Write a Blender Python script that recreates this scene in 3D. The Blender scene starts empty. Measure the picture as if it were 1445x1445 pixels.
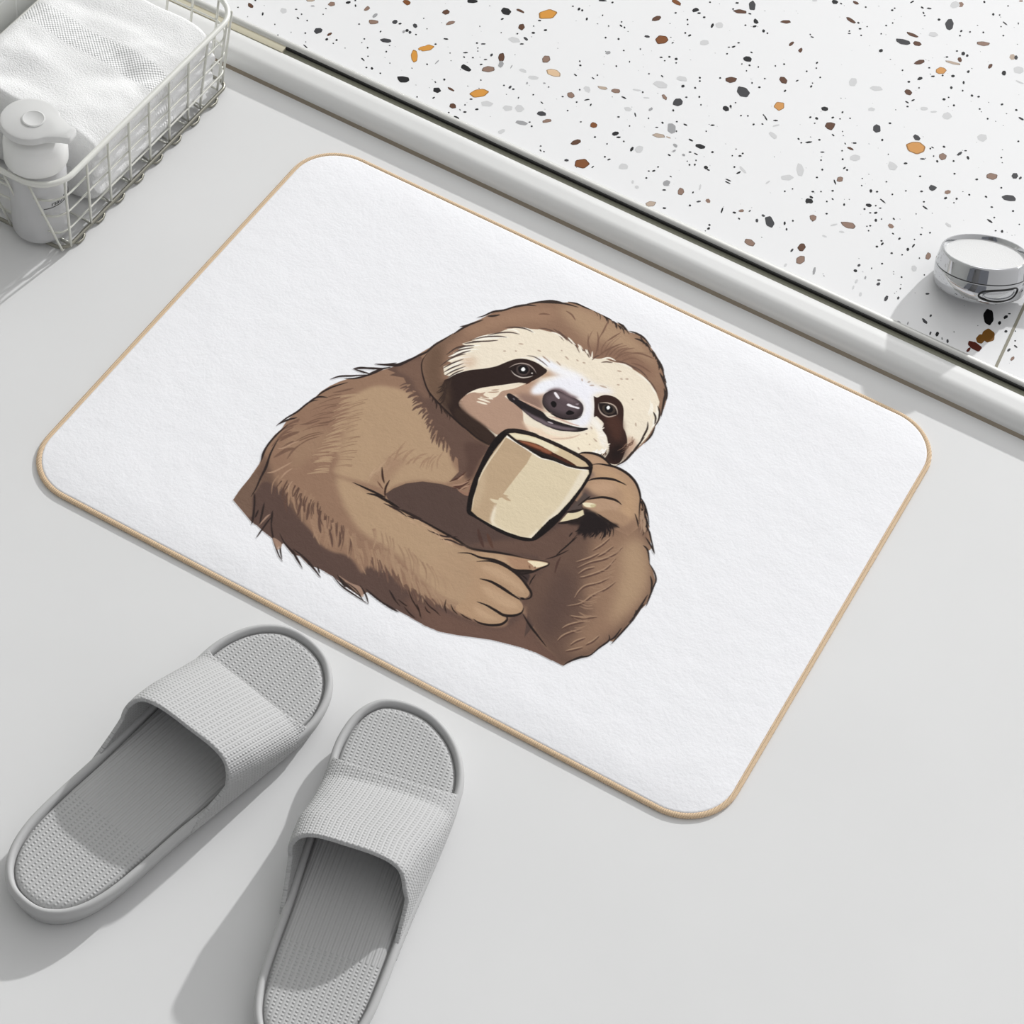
import bpy, bmesh, math, random
import numpy as np
from mathutils import Vector, Matrix, geometry, noise
C = bpy.context.scene.collection
PI = math.pi
# ---------------------------------------------------------------- camera of the photograph (metres; floor z = 0, mat centre near the origin)
CX = CY = 722.5; FPX = 3404.149
CAM = np.array([0.46917036, -1.14105634, 1.4952381])
MW = np.array([[0.8710674625871321, 0.436344723804572, -0.22548782146698573], [0.48040663254126503, -0.6613460625348878, 0.5760476134660765], [0.1022298539193772, -0.610102177981289, -0.7856999359743583]])
def flv(P, z):
    P = np.asarray(P, float).reshape(-1, 2)
    r = np.stack([(P[:, 0]-CX)/FPX, (P[:, 1]-CY)/FPX, np.ones(len(P))], 1) @ MW.T
    t = (z-CAM[2])/r[:, 2]
    return (CAM+r*t[:, None])
def fl(x, y, z=0): return flv([(x, y)], z)[0]
cd = bpy.data.cameras.new('camera'); cam = bpy.data.objects.new('camera', cd); C.objects.link(cam)
cd.sensor_width = 36; cd.lens = 36*FPX/1445; cd.clip_start = .01
Rb = Matrix([[MW[i][0], -MW[i][1], -MW[i][2]] for i in range(3)])
cam.matrix_world = Matrix.Translation(CAM) @ Rb.to_4x4()
bpy.context.scene.camera = cam
vs = bpy.context.scene.view_settings
vs.view_transform = 'Standard'; vs.look = 'None'; vs.exposure = 0; vs.gamma = 1; vs.use_curve_mapping = False
# ---------------------------------------------------------------- helpers
def lin(c):
    c = np.asarray(c, float)/255.
    return np.where(c <= .04045, c/12.92, ((c+.055)/1.055)**2.4)
def mat(name, col, rough=.5, metal=0., **k):
    m = bpy.data.materials.new(name); m.use_nodes = True
    b = m.node_tree.nodes['Principled BSDF']
    b.inputs['Base Color'].default_value = (*lin(col), 1) if not isinstance(col, float) else (col, col, col, 1)
    b.inputs['Roughness'].default_value = rough; b.inputs['Metallic'].default_value = metal
    for a, v in k.items(): b.inputs[a.replace('_', ' ')].default_value = v
    return m
def nd(m, t, **k):
    n = m.node_tree.nodes.new(t)
    for a, v in k.items():
        if a.startswith('i_'):
            key = a[2:]; n.inputs[int(key) if key.isdigit() else key.replace('_', ' ')].default_value = v
        else: setattr(n, a, v)
    return n
def lk(m, a, b): m.node_tree.links.new(a, b)
def mth(m, op, a, b=None, c=None):
    n = nd(m, 'ShaderNodeMath', operation=op)
    for i, v in enumerate((a, b, c)):
        if v is None: continue
        if isinstance(v, (int, float)): n.inputs[i].default_value = v
        else: lk(m, v, n.inputs[i])
    return n.outputs[0]
def bump(m, h, dist, strength=1.):
    n = nd(m, 'ShaderNodeBump'); n.inputs['Distance'].default_value = dist; n.inputs['Strength'].default_value = strength
    lk(m, h, n.inputs['Height']); lk(m, n.outputs[0], m.node_tree.nodes['Principled BSDF'].inputs['Normal'])
    return n
def noise_out(m, scale, detail=3, coord='Object', vec=None, rough=.5):
    n = nd(m, 'ShaderNodeTexNoise'); n.inputs['Scale'].default_value = scale; n.inputs['Detail'].default_value = detail; n.inputs['Roughness'].default_value = rough
    if vec is None: vec = nd(m, 'ShaderNodeTexCoord').outputs[coord]
    lk(m, vec, n.inputs['Vector'])
    return n.outputs['Fac']
def mottled(m, col, scale, amt, detail=3):
    """stains in the surface's own colour: base colour varied by amt with noise"""
    f_ = noise_out(m, scale, detail)
    r = nd(m, 'ShaderNodeMapRange'); r.inputs['From Min'].default_value = .3; r.inputs['From Max'].default_value = .7
    r.inputs['To Min'].default_value = 1-amt; r.inputs['To Max'].default_value = 1+amt
    lk(m, f_, r.inputs['Value'])
    v = nd(m, 'ShaderNodeVectorMath', operation='SCALE'); v.inputs[0].default_value = tuple(lin(col))
    lk(m, r.outputs[0], v.inputs['Scale']); lk(m, v.outputs[0], m.node_tree.nodes['Principled BSDF'].inputs['Base Color'])
def obj(name, verts, faces, m, parent=None, smooth=True, loc=None, rot=None):
    me = bpy.data.meshes.new(name)
    me.from_pydata([tuple(map(float, v)) for v in verts], [], [tuple(map(int, f_)) for f_ in faces]); me.validate()
    o = bpy.data.objects.new(name, me); C.objects.link(o)
    for mm in (m if isinstance(m, (list, tuple)) else [m]): me.materials.append(mm)
    if smooth: me.polygons.foreach_set('use_smooth', [True]*len(me.polygons))
    if parent is not None: o.parent = parent
    if loc is not None: o.location = loc
    if rot is not None: o.rotation_euler = rot
    return o
def empty(name, loc=(0, 0, 0), rotz=0.):
    o = bpy.data.objects.new(name, None); C.objects.link(o); o.location = loc; o.rotation_euler = (0, 0, rotz); o.empty_display_size = .02
    return o
def tag(o, label=None, cat=None, group=None, kind=None):
    if label: o['label'] = label
    if cat: o['category'] = cat
    if group: o['group'] = group
    if kind: o['kind'] = kind
    return o
def grid_faces(n, m_, wrap_n=False, wrap_m=False, off=0):
    F = []
    for i in range(n if wrap_n else n-1):
        for j in range(m_ if wrap_m else m_-1):
            a = i*m_+j; b = i*m_+(j+1) % m_; c = ((i+1) % n)*m_+(j+1) % m_; d = ((i+1) % n)*m_+j
            F.append((a+off, b+off, c+off, d+off))
    return F
def tube(path, r, k=8, closed=False, squash=1.):
    """tube along a path of 3-d points -> verts, faces"""
    P = np.asarray(path, float); n = len(P)
    if closed: T = np.roll(P, -1, 0)-np.roll(P, 1, 0)
    else: T = np.gradient(P, axis=0)
    T /= np.linalg.norm(T, axis=1)[:, None]+1e-12
    up = np.array([0, 0, 1.]) if abs(T[0][2]) < .9 else np.array([1., 0, 0])
    V = []; N = np.cross(T[0], up); N /= np.linalg.norm(N)
    rr = np.broadcast_to(np.asarray(r, float), (n,))
    for i in range(n):
        N = N-T[i]*(N@T[i]); N /= np.linalg.norm(N); B = np.cross(T[i], N)
        for j in range(k):
            a = 2*PI*j/k; V.append(P[i]+rr[i]*(math.cos(a)*N+math.sin(a)*B*squash))
    F = grid_faces(n, k, closed, True)
    if not closed: F += [tuple(range(k))[::-1], tuple(range((n-1)*k, n*k))]
    return V, F
def join(parts):
    V, F = [], []
    for v, f_ in parts:
        o = len(V); V += list(v); F += [tuple(i+o for i in q) for q in f_]
    return V, F
def rrect(x0, y0, x1, y1, r, n=12):
    P = []
    for cx, cy, a0 in ((x1-r, y1-r, 0), (x0+r, y1-r, PI/2), (x0+r, y0+r, PI), (x1-r, y0+r, 1.5*PI)):
        for i in range(n+1):
            a = a0+PI/2*i/n; P.append((cx+r*math.cos(a), cy+r*math.sin(a)))
    return np.array(P)
def inset(P, d):
    """move a closed counter-clockwise outline inwards by d"""
    T = np.roll(P, -1, 0)-np.roll(P, 1, 0); T /= np.linalg.norm(T, axis=1)[:, None]+1e-12
    return P+np.stack([-T[:, 1], T[:, 0]], 1)*d
def loft(rings, cap0=False, cap1=True):
    n = len(rings[0]); V = [tuple(p) for r in rings for p in r]; F = []
    for i in range(len(rings)-1):
        for j in range(n):
            F.append((i*n+j, i*n+(j+1) % n, (i+1)*n+(j+1) % n, (i+1)*n+j))
    if cap0: F.append(tuple(range(n))[::-1])
    if cap1: F.append(tuple(range((len(rings)-1)*n, len(rings)*n)))
    return V, F
def box(x0, y0, z0, x1, y1, z1):
    V = [(x, y, z) for x in (x0, x1) for y in (y0, y1) for z in (z0, z1)]
    return V, [(0, 1, 3, 2), (4, 6, 7, 5), (0, 4, 5, 1), (2, 3, 7, 6), (0, 2, 6, 4), (1, 5, 7, 3)]
def extrude_profile(prof, x0, x1, closed=True, nx=1):
    n = len(prof); V = []; F = []
    for i in range(nx+1):
        x = x0+(x1-x0)*i/nx; V += [(x, y, z) for y, z in prof]
    F = grid_faces(nx+1, n, False, closed)
    if closed: F += [tuple(range(n)), tuple(range(nx*n, (nx+1)*n))[::-1]]
    return V, F
def recalc(o):
    bm = bmesh.new(); bm.from_mesh(o.data); bmesh.ops.recalc_face_normals(bm, faces=bm.faces); bm.to_mesh(o.data); bm.free()
def sharp(o, ang=35):
    recalc(o)
    o.data.set_sharp_from_angle(angle=math.radians(ang))
# ---------------------------------------------------------------- settings
WORLD, SUNE, SUND = 0.65, 2.42, (-.30, -2.2, -1.)
MATR = 0.045; KNOBTILT = 0.38; GRAD = 0.25; AREAW = 9
# ---------------------------------------------------------------- printed picture on the mat
class Canvas:
    def __init__(s, x0, y0, x1, y1, step, bg):
        s.x0, s.y0, s.st = x0, y0, step
        s.w = int((x1-x0)/step)+1; s.h = int((y1-y0)/step)+1
        s.rgb = np.ones((s.h, s.w, 3))*np.array(bg)/255.
        s.a = np.zeros((s.h, s.w))
    def cov(s, P):
        """antialiased coverage of polygon P (canvas units) -> (r0,c0,array)"""
        ss = 3
        P = np.asarray(P, float)
        c0 = max(0, int(np.floor(P[:,0].min()))-1); c1 = min(s.w, int(np.ceil(P[:,0].max()))+2)
        r0 = max(0, int(np.floor(P[:,1].min()))-1); r1 = min(s.h, int(np.ceil(P[:,1].max()))+2)
        if c1 <= c0 or r1 <= r0: return None
        A = np.zeros(((r1-r0)*ss, (c1-c0)*ss))
        X = (P[:,0]-c0)*ss; Y = (P[:,1]-r0)*ss
        X2 = np.roll(X, -1); Y2 = np.roll(Y, -1)
        for r in range(A.shape[0]):
            y = r+.5
            m = (Y <= y) != (Y2 <= y)
            if not m.any(): continue
            xs = np.sort(X[m]+(y-Y[m])*(X2[m]-X[m])/(Y2[m]-Y[m]))
            for a, b in zip(xs[::2], xs[1::2]):
                a = int(max(0, round(a))); b = int(min(A.shape[1], round(b)))
                if b > a: A[r, a:b] = 1
        A = A.reshape(r1-r0, ss, c1-c0, ss).mean((1, 3))
        return r0, c0, A
    def mask(s, P):
        M = np.zeros((s.h, s.w)); q = s.cov(P)
        if q: M[q[0]:q[0]+q[2].shape[0], q[1]:q[1]+q[2].shape[1]] = q[2]
        return M
    def paint(s, P, col, blur=0, alpha=1., clip=None, solid=False):
        if blur:
            M = blurm(s.mask(P), blur); r0 = c0 = 0
        else:
            q = s.cov(P)
            if q is None: return
            r0, c0, M = q
        sl = (slice(r0, r0+M.shape[0]), slice(c0, c0+M.shape[1]))
        M = M*alpha
        if clip is not None: M = M*clip[sl]
        s.rgb[sl] = s.rgb[sl]*(1-M[..., None])+np.array(col)/255.*M[..., None]
        s.a[sl] = np.maximum(s.a[sl], M)
def blurm(M, sg):
    n = int(3*sg)+1; k = np.exp(-.5*(np.arange(-n, n+1)/sg)**2); k /= k.sum()
    r = np.where(M.any(1))[0]; c = np.where(M.any(0))[0]
    if len(r) == 0: return M
    a, b = max(0, r[0]-n), min(M.shape[0], r[-1]+n+1); e, f_ = max(0, c[0]-n), min(M.shape[1], c[-1]+n+1)
    S = M[a:b, e:f_]
    T = np.zeros_like(S)
    Pd = np.pad(S, ((n, n), (0, 0)))
    for i, w in enumerate(k): T += w*Pd[i:i+S.shape[0]]
    Pd = np.pad(T, ((0, 0), (n, n))); T = np.zeros_like(S)
    for i, w in enumerate(k): T += w*Pd[:, i:i+S.shape[1]]
    O = np.zeros_like(M); O[a:b, e:f_] = T
    return O
def spline(P, n=6, closed=False):
    P = np.asarray(P, float); N = len(P); out = []
    rng_ = range(N if closed else N-1)
    for i in rng_:
        if closed: p0, p1, p2, p3 = P[i-1], P[i], P[(i+1) % N], P[(i+2) % N]
        else: p0, p1, p2, p3 = P[max(i-1, 0)], P[i], P[i+1], P[min(i+2, N-1)]
        for k in range(n):
            t = k/n
            out.append(.5*((2*p1)+(p2-p0)*t+(2*p0-5*p1+4*p2-p3)*t*t+(3*p1-p0-3*p2+p3)*t**3))
    if not closed: out.append(P[-1])
    return np.array(out)
REG = {'H1': (580, 410, 200/1445), 'H2': (760, 410, 200/1445), 'H3': (580, 540, 200/1445), 'H4': (760, 540, 200/1445),
       'B1': (320, 500, 240/1445), 'B2': (480, 500, 240/1445), 'B3': (320, 660, 240/1445), 'B4': (520, 680, 240/1445), 'B5': (720, 720, 240/1445),
       'F': (560, 400, 400/1445), 'P': (0, 0, 1)}
def R(key, s):
    """'x,y x,y ...' read from a detail view of the picture -> picture units; tokens like H3: switch view"""
    out = []; ox, oy, k = REG[key]
    for t in s.split():
        if t.endswith(':'): ox, oy, k = REG[t[:-1]]; continue
        x, y = t.split(','); out.append((ox+float(x)*k, oy+float(y)*k))
    return np.array(out)
def paint_sloth(tocan, CV):
    rnd = random.Random(5)
    C = lambda P: tocan(np.asarray(P))
    def shp(P, col, smooth=True, **k):
        if smooth: P = spline(P, 5, True)
        CV.paint(C(P), col, **k)
    def strokep(P, w, taper='both', n=6):
        P = spline(P, n); d = np.gradient(P, axis=0); L = np.hypot(d[:, 0], d[:, 1])+1e-9
        nn = np.stack([-d[:, 1]/L, d[:, 0]/L], 1); t = np.linspace(0, 1, len(P))
        if taper == 'both': ww = np.sin(np.pi*np.clip(t, .02, .98))**.7
        elif taper == 'end': ww = (1-t)**.7+.02
        elif taper == 'start': ww = t**.7+.02
        else: ww = np.ones_like(t)
        ww = ww[:, None]*w/2
        return np.concatenate([P+nn*ww, (P-nn*ww)[::-1]])
    def st(P, w, col, taper='both', **k): CV.paint(C(strokep(P, w, taper)), col, **k)
    def fur(P, ang, ln, w, col, n, bend=.25, jit=.35, alpha=1., clip=None, ja=12, spread=3):
        """n hair strokes rooted along the path P; ang in degrees (picture, y down), a number or a list along the path"""
        P = spline(P, 8); D = np.r_[0, np.cumsum(np.hypot(*np.diff(P, axis=0).T))]
        for i in range(n):
            u = (i+rnd.random())/n; t = u*D[-1]
            x = np.interp(t, D, P[:, 0])+rnd.uniform(-spread, spread); y = np.interp(t, D, P[:, 1])+rnd.uniform(-spread, spread)
            a0 = np.interp(u, np.linspace(0, 1, len(ang)), ang) if hasattr(ang, '__len__') else ang
            a = math.radians(a0+rnd.uniform(-ja, ja)); l = ln*(1+rnd.uniform(-jit, jit)); b = bend*rnd.uniform(.6, 1.4)
            q = [(x, y), (x+l*.5*math.cos(a), y+l*.5*math.sin(a)), (x+l*math.cos(a+b), y+l*math.sin(a+b))]
            st(q, w*(1+rnd.uniform(-.3, .3)), col, 'end' if rnd.random() < .5 else 'both', alpha=alpha, clip=clip)
    LT, MD, DK, DD, LN = (181, 152, 123), (150, 119, 98), (108, 84, 73), (88, 70, 64), (42, 34, 32)
    SIL = np.array([(329,706),(337,694),(353,674),(366,655),(370,644),(376,630),(386,616),(398,605),(406,592),(423,580),(436,568),(445,561),(453,553),(466,545),(479,539),(491,535),(508,532),(524,527),(539,523),(552,519),(560,516),(573,511),(588,502),(598,496),(608,490),(616,484),(627,478),(640,471),(653,463),(663,457),(677,451.5),(689,445),(699,440.5),(713,438),(729,432),(746,429.5),(764,426.5),(775,425.5),(794,427.5),(806,427),(820,431),(833,437),(848,443),(857,450),(864,453),(875,458),(882,463),(888,469),(898,472),(909,478),(918,490),(926,501),(933,515),(937,528),(940,541),(941.5,556),(940,568),(937,577),(932,588),(928,597),(924,604),(918,615),(909,626),(901,633),(893,641),(885,649),(876,655),(869,658),(878,664.5),(887,671.5),(895.6,681),(901,692),(904,702),(909,711),(912,722),(914,734),(916,745),(918,763),(919,775),(915,778),(916.8,794.7),(922,808),(925,819.7),(922,828),(917,840),(912,853),(905,860),(896,873),(889,881),(878,893),(865,906),(859.5,905),(846,914),(834.6,924),(820,928.5),(810,932.5),(795,940),
        (778,932),(758,922),(737,914.5),(720,910),(694,903.5),(669.5,900),(645,896.7),(620,891.8),(600,883.5),(578,871),(560,861),(549,856),(536,848),(518,836),(508,842),(486,827),(473,816),(463,810),(451,803),(436,798),(423,785),(413,783),(400,767),(396,770),(389,775),(384,760),(370,749),(364,743),(355,737),(340,719)])
    sil = CV.mask(C(SIL))
    CV.paint(C(SIL), MD)
    # ---- shoulder and back
    shp(R('B1', '40,1240 250,980 330,860 420,1100 560,1250 640,1445 300,1500'), (112, 88, 75), clip=sil, blur=4)
    shp(R('B2', '120,350 300,270 480,290 600,340 660,420 720,480 760,600 810,740 900,780 960,940 1000,1020 900,1095 700,1075 540,1095 430,1140 400,1170 340,1130 200,1090 60,1050 -60,1000 -20,900 -40,760 20,640 60,520 80,400'), LT, clip=sil, blur=3)
    shp(R('B1', '430,640 620,520 860,420 1040,420 1020,600 960,800 900,1000 700,1020 620,1050 450,980 380,900'), (148, 116, 96), clip=sil, blur=8, alpha=.7)
    shp(R('B1', '560,620 760,640 900,640 860,760 700,900 560,1000 540,860 480,800'), (160, 130, 106), clip=sil, blur=7, alpha=.8)
    fur(R('B1', '1120,330 1080,400 1060,520 1010,620 980,740 960,800 900,900 880,1000'), [172, 172, 165, 175, 178, 178], 26, 2.0, LT, 54, bend=-.08, clip=sil, ja=5, alpha=.8)
    fur(R('B1', '1200,360 1150,480 1130,600 1130,720 1100,840 1060,960'), [170, 170, 165, 177, 180], 28, 1.2, (150, 120, 97), 24, bend=-.08, clip=sil, ja=5, alpha=.8)
    fur(R('B1', '1000,330 900,520 850,640 800,720'), [168, 170, 168, 165], 34, 1.4, (118, 89, 74), 12, bend=-.1, clip=sil, ja=5, alpha=.8)
    fur(R('B1', '640,540 560,640 540,720 620,780'), [155, 158, 152, 145], 28, 2.4, (118, 90, 76), 12, bend=-.15, clip=sil, ja=8, alpha=.8)
    # ---- forearm light
    shp(R('B3', '930,90 1080,130 1200,200 1345,270 1445,350 B4: 300,260 400,310 500,370 620,460 750,540 860,590 1000,640 1150,720 1280,800 1360,930 1320,990 1300,1080 1180,1120 1150,1180 1050,1200 900,1130 760,1040 600,960 480,860 380,760 260,640 150,560 0,470 B3: 1120,520 1040,400 980,280'), LT, clip=sil, blur=4)
    # ---- deep lower left
    LOW = R('B3', '330,120 420,170 470,180 540,330 620,440 700,520 760,600 800,660 900,720 1000,740 1080,800 1150,900 1200,840 1300,880 B4: 120,680 200,800 300,900 400,930 520,1020 640,1060 760,1130 900,1190 1050,1240 1170,1230 1200,1160 1330,1130 1445,1350 B5: 450,1340 0,1200 B4: 1000,1400 500,1300 0,1000 B3: 1200,1200 800,950 500,700 250,550 180,420 240,200')
    shp(LOW, (94, 74, 67), clip=sil, blur=2)
    shp(R('B4', '300,1000 600,1090 900,1200 1150,1250 1330,1140 1445,1350 B5: 300,1170 450,1330 0,1160 B4: 900,1330 550,1280'), (112, 86, 75), clip=sil, blur=5)
    shp(R('B3', '55,275 250,40 300,120 215,260 220,420 180,420'), (120, 96, 82), clip=sil, smooth=False, blur=1)
    # fur fringes stepping down from the sleeve
    fur(R('B3', '450,60 560,150 640,200 720,230 760,330'), [125, 115, 105, 100, 98], 25, 3.0, (158, 127, 104), 26, bend=-.25, clip=sil, ja=6)
    fur(R('B3', '480,100 600,180 680,230 760,300 860,420'), [125, 115, 105, 100, 95], 24, 2.0, (98, 74, 64), 22, bend=-.25, clip=sil, ja=6)
    fur(R('B3', '720,420 800,480 880,520 960,520 1040,560'), [80, 78, 78, 80, 80], 24, 2.8, (158, 127, 104), 26, bend=.15, clip=sil, ja=8)
    fur(R('B3', '860,420 940,470 1000,520 1060,600'), [88, 88, 85, 84], 22, 1.8, (104, 79, 68), 14, bend=.1, clip=sil, ja=8)
    fur(R('B3', '1040,560 1090,660 1160,680 1260,700 1340,740 1420,760'), [72, 70, 75, 78, 70], 26, 3.4, (165, 134, 109), 22, bend=.1, clip=sil, ja=9)
    fur(R('B4', '60,560 160,600 260,700 340,780 440,860 540,920'), [75, 70, 70, 68, 60], 24, 3.2, (166, 136, 111), 34, bend=.1, clip=sil, ja=10)
    fur(R('B4', '0,640 100,680 200,760 300,860 420,940 540,1000'), [72, 68, 66, 60, 50], 22, 2.2, (112, 86, 74), 26, bend=.1, clip=sil, ja=10)
    fur(R('B4', '100,400 300,560 500,700 640,820'), [75, 68, 60, 50], 34, 2.2, (150, 120, 98), 16, bend=.2, clip=sil, ja=10, alpha=.6)
    fur(R('B4', '560,960 660,990 760,1040 860,1110'), [50, 45, 38, 30], 17, 2.4, (164, 134, 110), 18, bend=.1, clip=sil, ja=10)
    for q in ('180,930 220,1000 270,1060', '340,920 370,1000 430,1100 450,1165', '300,1060 350,1120 400,1165', '410,1040 430,1090 440,1150', '470,1000 520,1060 570,1100 610,1140', '660,1000 650,1060 665,1120', '700,1040 720,1090 760,1130', '780,1120 820,1150 880,1180', '480,1060 500,1100 530,1120', '250,1000 300,1040 330,1060'):
        st(R('B4', q), 1.9, (50, 38, 34), 'both')
    for q, w_ in (('1080,560 1100,700 1140,820 1185,915', 6), ('1020,520 1025,640 1032,775', 5), ('720,440 750,560 795,665', 5), ('1250,520 1262,600 1245,700', 5), ('1370,760 1390,850 1400,925', 5), ('1340,740 1330,820 1350,900', 4), ('830,450 850,560 890,690', 5), ('900,470 920,580 935,690', 4), ('640,330 640,400 640,470', 4), ('560,250 580,340 610,420', 4), ('1180,620 1200,720 1230,800', 5), ('1300,640 1320,720 1330,800', 4)):
        st(R('B3', q), w_, (160, 129, 106), 'end', clip=sil)
    for q, w_ in (('200,560 210,680 240,800', 6), ('330,640 350,760 380,880', 6), ('420,700 430,820 460,920', 5), ('250,700 270,800 300,900', 5), ('520,780 530,880 580,1000', 5), ('60,420 60,500 40,570', 5), ('370,600 400,700 400,800', 4)):
        st(R('B4', q), w_, (172, 142, 116), 'end', clip=sil, alpha=.8)
    for q, w_ in (('640,260 620,340 600,420', 4), ('700,300 690,380 680,450', 4), ('870,520 890,600 900,680', 3.5), ('960,540 965,620 950,680', 3.5), ('780,420 790,500 800,560', 4), ('520,200 500,300 510,380', 3.5)):
        st(R('B3', q), w_, (100, 76, 66), 'both', clip=sil)
    for q, w_ in (('430,800 480,800 560,760 620,740', 2.4), ('340,1010 400,1000 480,960 560,915', 2.4), ('460,1060 500,1010 560,970', 2.2), ('520,1180 530,1120 560,1080', 2.2)):
        st(R('B1', q), w_, (176, 144, 120), 'both', clip=sil)
    for q, w_ in (('450,740 530,690 620,660', 5), ('400,880 500,820 580,800', 5), ('620,600 700,590 800,560', 2.4), ('780,590 860,580 930,545', 2.4), ('900,330 1000,310 1080,290', 2.4)):
        st(R('B1', q), w_, (116, 88, 74), 'both', clip=sil, alpha=.8)
    # ---- dark chest
    CH = R('B2', '385,1190 450,1145 560,1100 700,1083 860,1105 980,1140 1080,1190 1300,1300 1445,1420 P: 800,700 870,740 820,800 740,900 750,830 745,795 720,787 690,781 661,774 646,764 630,755 613,746 595,736 575,726 556,715 547,704')
    shp(CH, DD, clip=sil, smooth=False)
    shp(R('B4', '850,540 1100,500 1445,480 B5: 450,120 700,80 850,120 700,260 520,400 300,500 200,620 180,800 100,850 20,480 B4: 1445,780 1445,640 1100,590'), (104, 81, 71), clip=sil, smooth=False, blur=3)
    shp(R('B5', '130,860 180,700 200,600 350,450 500,330 600,240 760,180 900,150 1150,150 1230,600 1150,820 900,1080 700,1220 450,1320 330,1190 230,1050'), (106, 83, 72), clip=sil, smooth=False, blur=2)
    shp(R('B5', '700,250 850,180 1050,100 1160,250 1200,520 1180,700 1060,880 900,1030 740,1160 560,1220 480,1180 560,1080 600,960 700,860 640,780 620,640 680,480'), (148, 118, 97), clip=sil, blur=9)
    shp(R('B5', '950,330 1080,240 1160,360 1180,560 1120,740 980,880 860,980 860,860 900,700 940,520'), (176, 147, 119), clip=sil, blur=9)
    shp(R('B5', '380,560 500,500 560,700 480,900 400,1050 300,1100 230,950 300,750'), (92, 72, 65), clip=sil, blur=10, alpha=.8)
    for q in ('960,300 900,360 800,410 680,440 570,490', '880,300 800,360 740,390', '850,230 780,290 700,340', '900,400 830,480 760,520 640,560 590,570', '860,560 760,610 640,640 580,690 545,750', '900,600 820,660 700,720 600,790 480,815', '740,900 640,910 560,905 510,895', '640,940 540,960 480,980 440,1005', '600,1010 500,1040 440,1070 400,1110', '640,1080 560,1110 510,1145', '760,1060 700,1110 640,1140', '620,1160 540,1180 470,1195', '720,480 640,500 580,540', '560,440 680,400 760,360'):
        P_ = R('B5', q)
        st(P_+np.array([0, 2.2]), 2.6, (92, 68, 60), 'both', alpha=.85); st(P_, 2.0, (172, 142, 117), 'both', alpha=.85)
    fur(R('B5', '980,280 900,420 860,600 760,720 700,880 640,1040'), [150, 155, 160, 170, 175, 160], 22, 2.0, (160, 130, 107), 26, clip=sil, ja=9, alpha=.7)
    st(R('B5', '430,400 400,460 380,540'), 3, (82, 60, 54)); st(R('B5', '500,340 440,370 370,400 300,420'), 2, (52, 40, 37))
    for q in ('570,210 500,290 430,350 380,400', '530,190 500,230', '570,230 440,340'): st(R('B5', q), 2, LN)
    st(R('B4', '930,400 950,480 980,560'), 5, (80, 58, 52)); st(R('B4', '1010,440 1030,500 1060,570'), 5, (92, 66, 56))
    # ---- neck fur
    NK = R('B2', '690,20 600,40 500,90 400,130 470,160 420,180 540,200 570,260 600,255 580,290 650,320 610,330 670,360 640,400 700,410 690,460 730,455 760,520 740,545 790,560 760,610 800,610 790,650 830,650 810,750 840,700 865,750 880,700 920,790 910,740 940,810 960,930 980,870 1000,890 1010,1000 930,1085 1000,1060 1080,1000 1200,880 1300,760 1200,700 1000,560 820,380 740,280 700,150')
    shp(NK, (104, 81, 71), smooth=False, clip=sil)
    shp(R('B2', '700,30 560,80 480,130 600,210 650,300 720,380 760,360 720,260 700,150'), (122, 95, 81), clip=sil, blur=3)
    shp(R('B2', '1060,760 1240,780 1200,900 1120,1060 1060,1040 1080,920'), (92, 70, 62), clip=sil, blur=3)
    fur(R('B2', '560,250 640,340 700,430 760,540 810,640'), [170, 165, 140, 130, 118], 11, 3, (104, 81, 71), 26, bend=-.1, clip=sil, ja=14)
    fur(R('B2', '780,620 830,680 900,740 950,840'), [115, 105, 95, 92], 12, 2.6, (104, 81, 71), 16, bend=-.1, clip=sil, ja=12)
    for q in ('1110,1060 1040,1110 960,1130', '1070,1000 1010,1050 930,1085', '1100,1085 1020,1130 950,1140', '1110,1100 1050,1140 1000,1145'): st(R('B2', q), 2.6, (88, 60, 52))
    for q in ('1090,1080 1020,1110 930,1115', '1050,1030 1000,1070', '1120,1110 1060,1130 1010,1160'): st(R('B2', q), 2.2, (172, 138, 116))
    st(R('B2', '1000,1155 1090,1190 1105,1100'), 5, (150, 114, 96), 'both')
    fur(R('B2', '380,960 480,900 560,930 700,970 820,990'), [-60, -58, -55, -70, -85], 24, 2, (160, 128, 104), 18, clip=sil, ja=12, alpha=.7)
    fur(R('B2', '220,1090 300,1040 420,1000'), [-50, -60, -55], 22, 2, (196, 166, 138), 8, clip=sil, ja=12, alpha=.6)
    shp(R('B2', '240,1080 360,960 420,880 560,900 470,1010 400,1110 400,1150 340,1120'), (160, 128, 105), clip=sil, blur=5, alpha=.7)
    # crease lines and arm edge
    st(R('B1', '1320,960 1325,1040 1340,1100'), 3, (60, 42, 36)); st(R('B1', '1385,1070 1350,1140 1345,1220'), 3, (60, 42, 36))
    st(R('B1', '1280,1080 1330,1150'), 2, (110, 80, 66)); st(R('B1', '1070,1090 1180,1140 1290,1190 1350,1220'), 3, LN)
    st(R('B1', '1190,1185 1270,1200 1340,1235 1420,1280 1470,1310'), 4, LN); st(R('B1', '1340,1270 1400,1300 1445,1330'), 2, (90, 66, 56))
    st(R('B4', '130,150 220,215 330,270 450,330 560,390 660,445 760,500 850,560 950,585 1080,600 1220,625 1340,655 B5: 240,428 320,440'), 3.2, LN, 'both')
    for q in ('130,185 230,230 330,300', '280,235 350,270 460,320', '330,290 430,330', '500,410 620,460 700,470 760,470', '610,490 700,500 790,540 850,545', '380,300 480,350'): st(R('B4', q), 2.4, (56, 44, 42))
    fur(R('B4', '250,280 420,350 560,430 700,520'), [20, 22, 24, 22], 16, 1.6, (190, 158, 130), 12, clip=sil, ja=6)
    # ---- resting hand: fingers
    SK, SKL = (180, 148, 119), (196, 164, 134)
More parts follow.
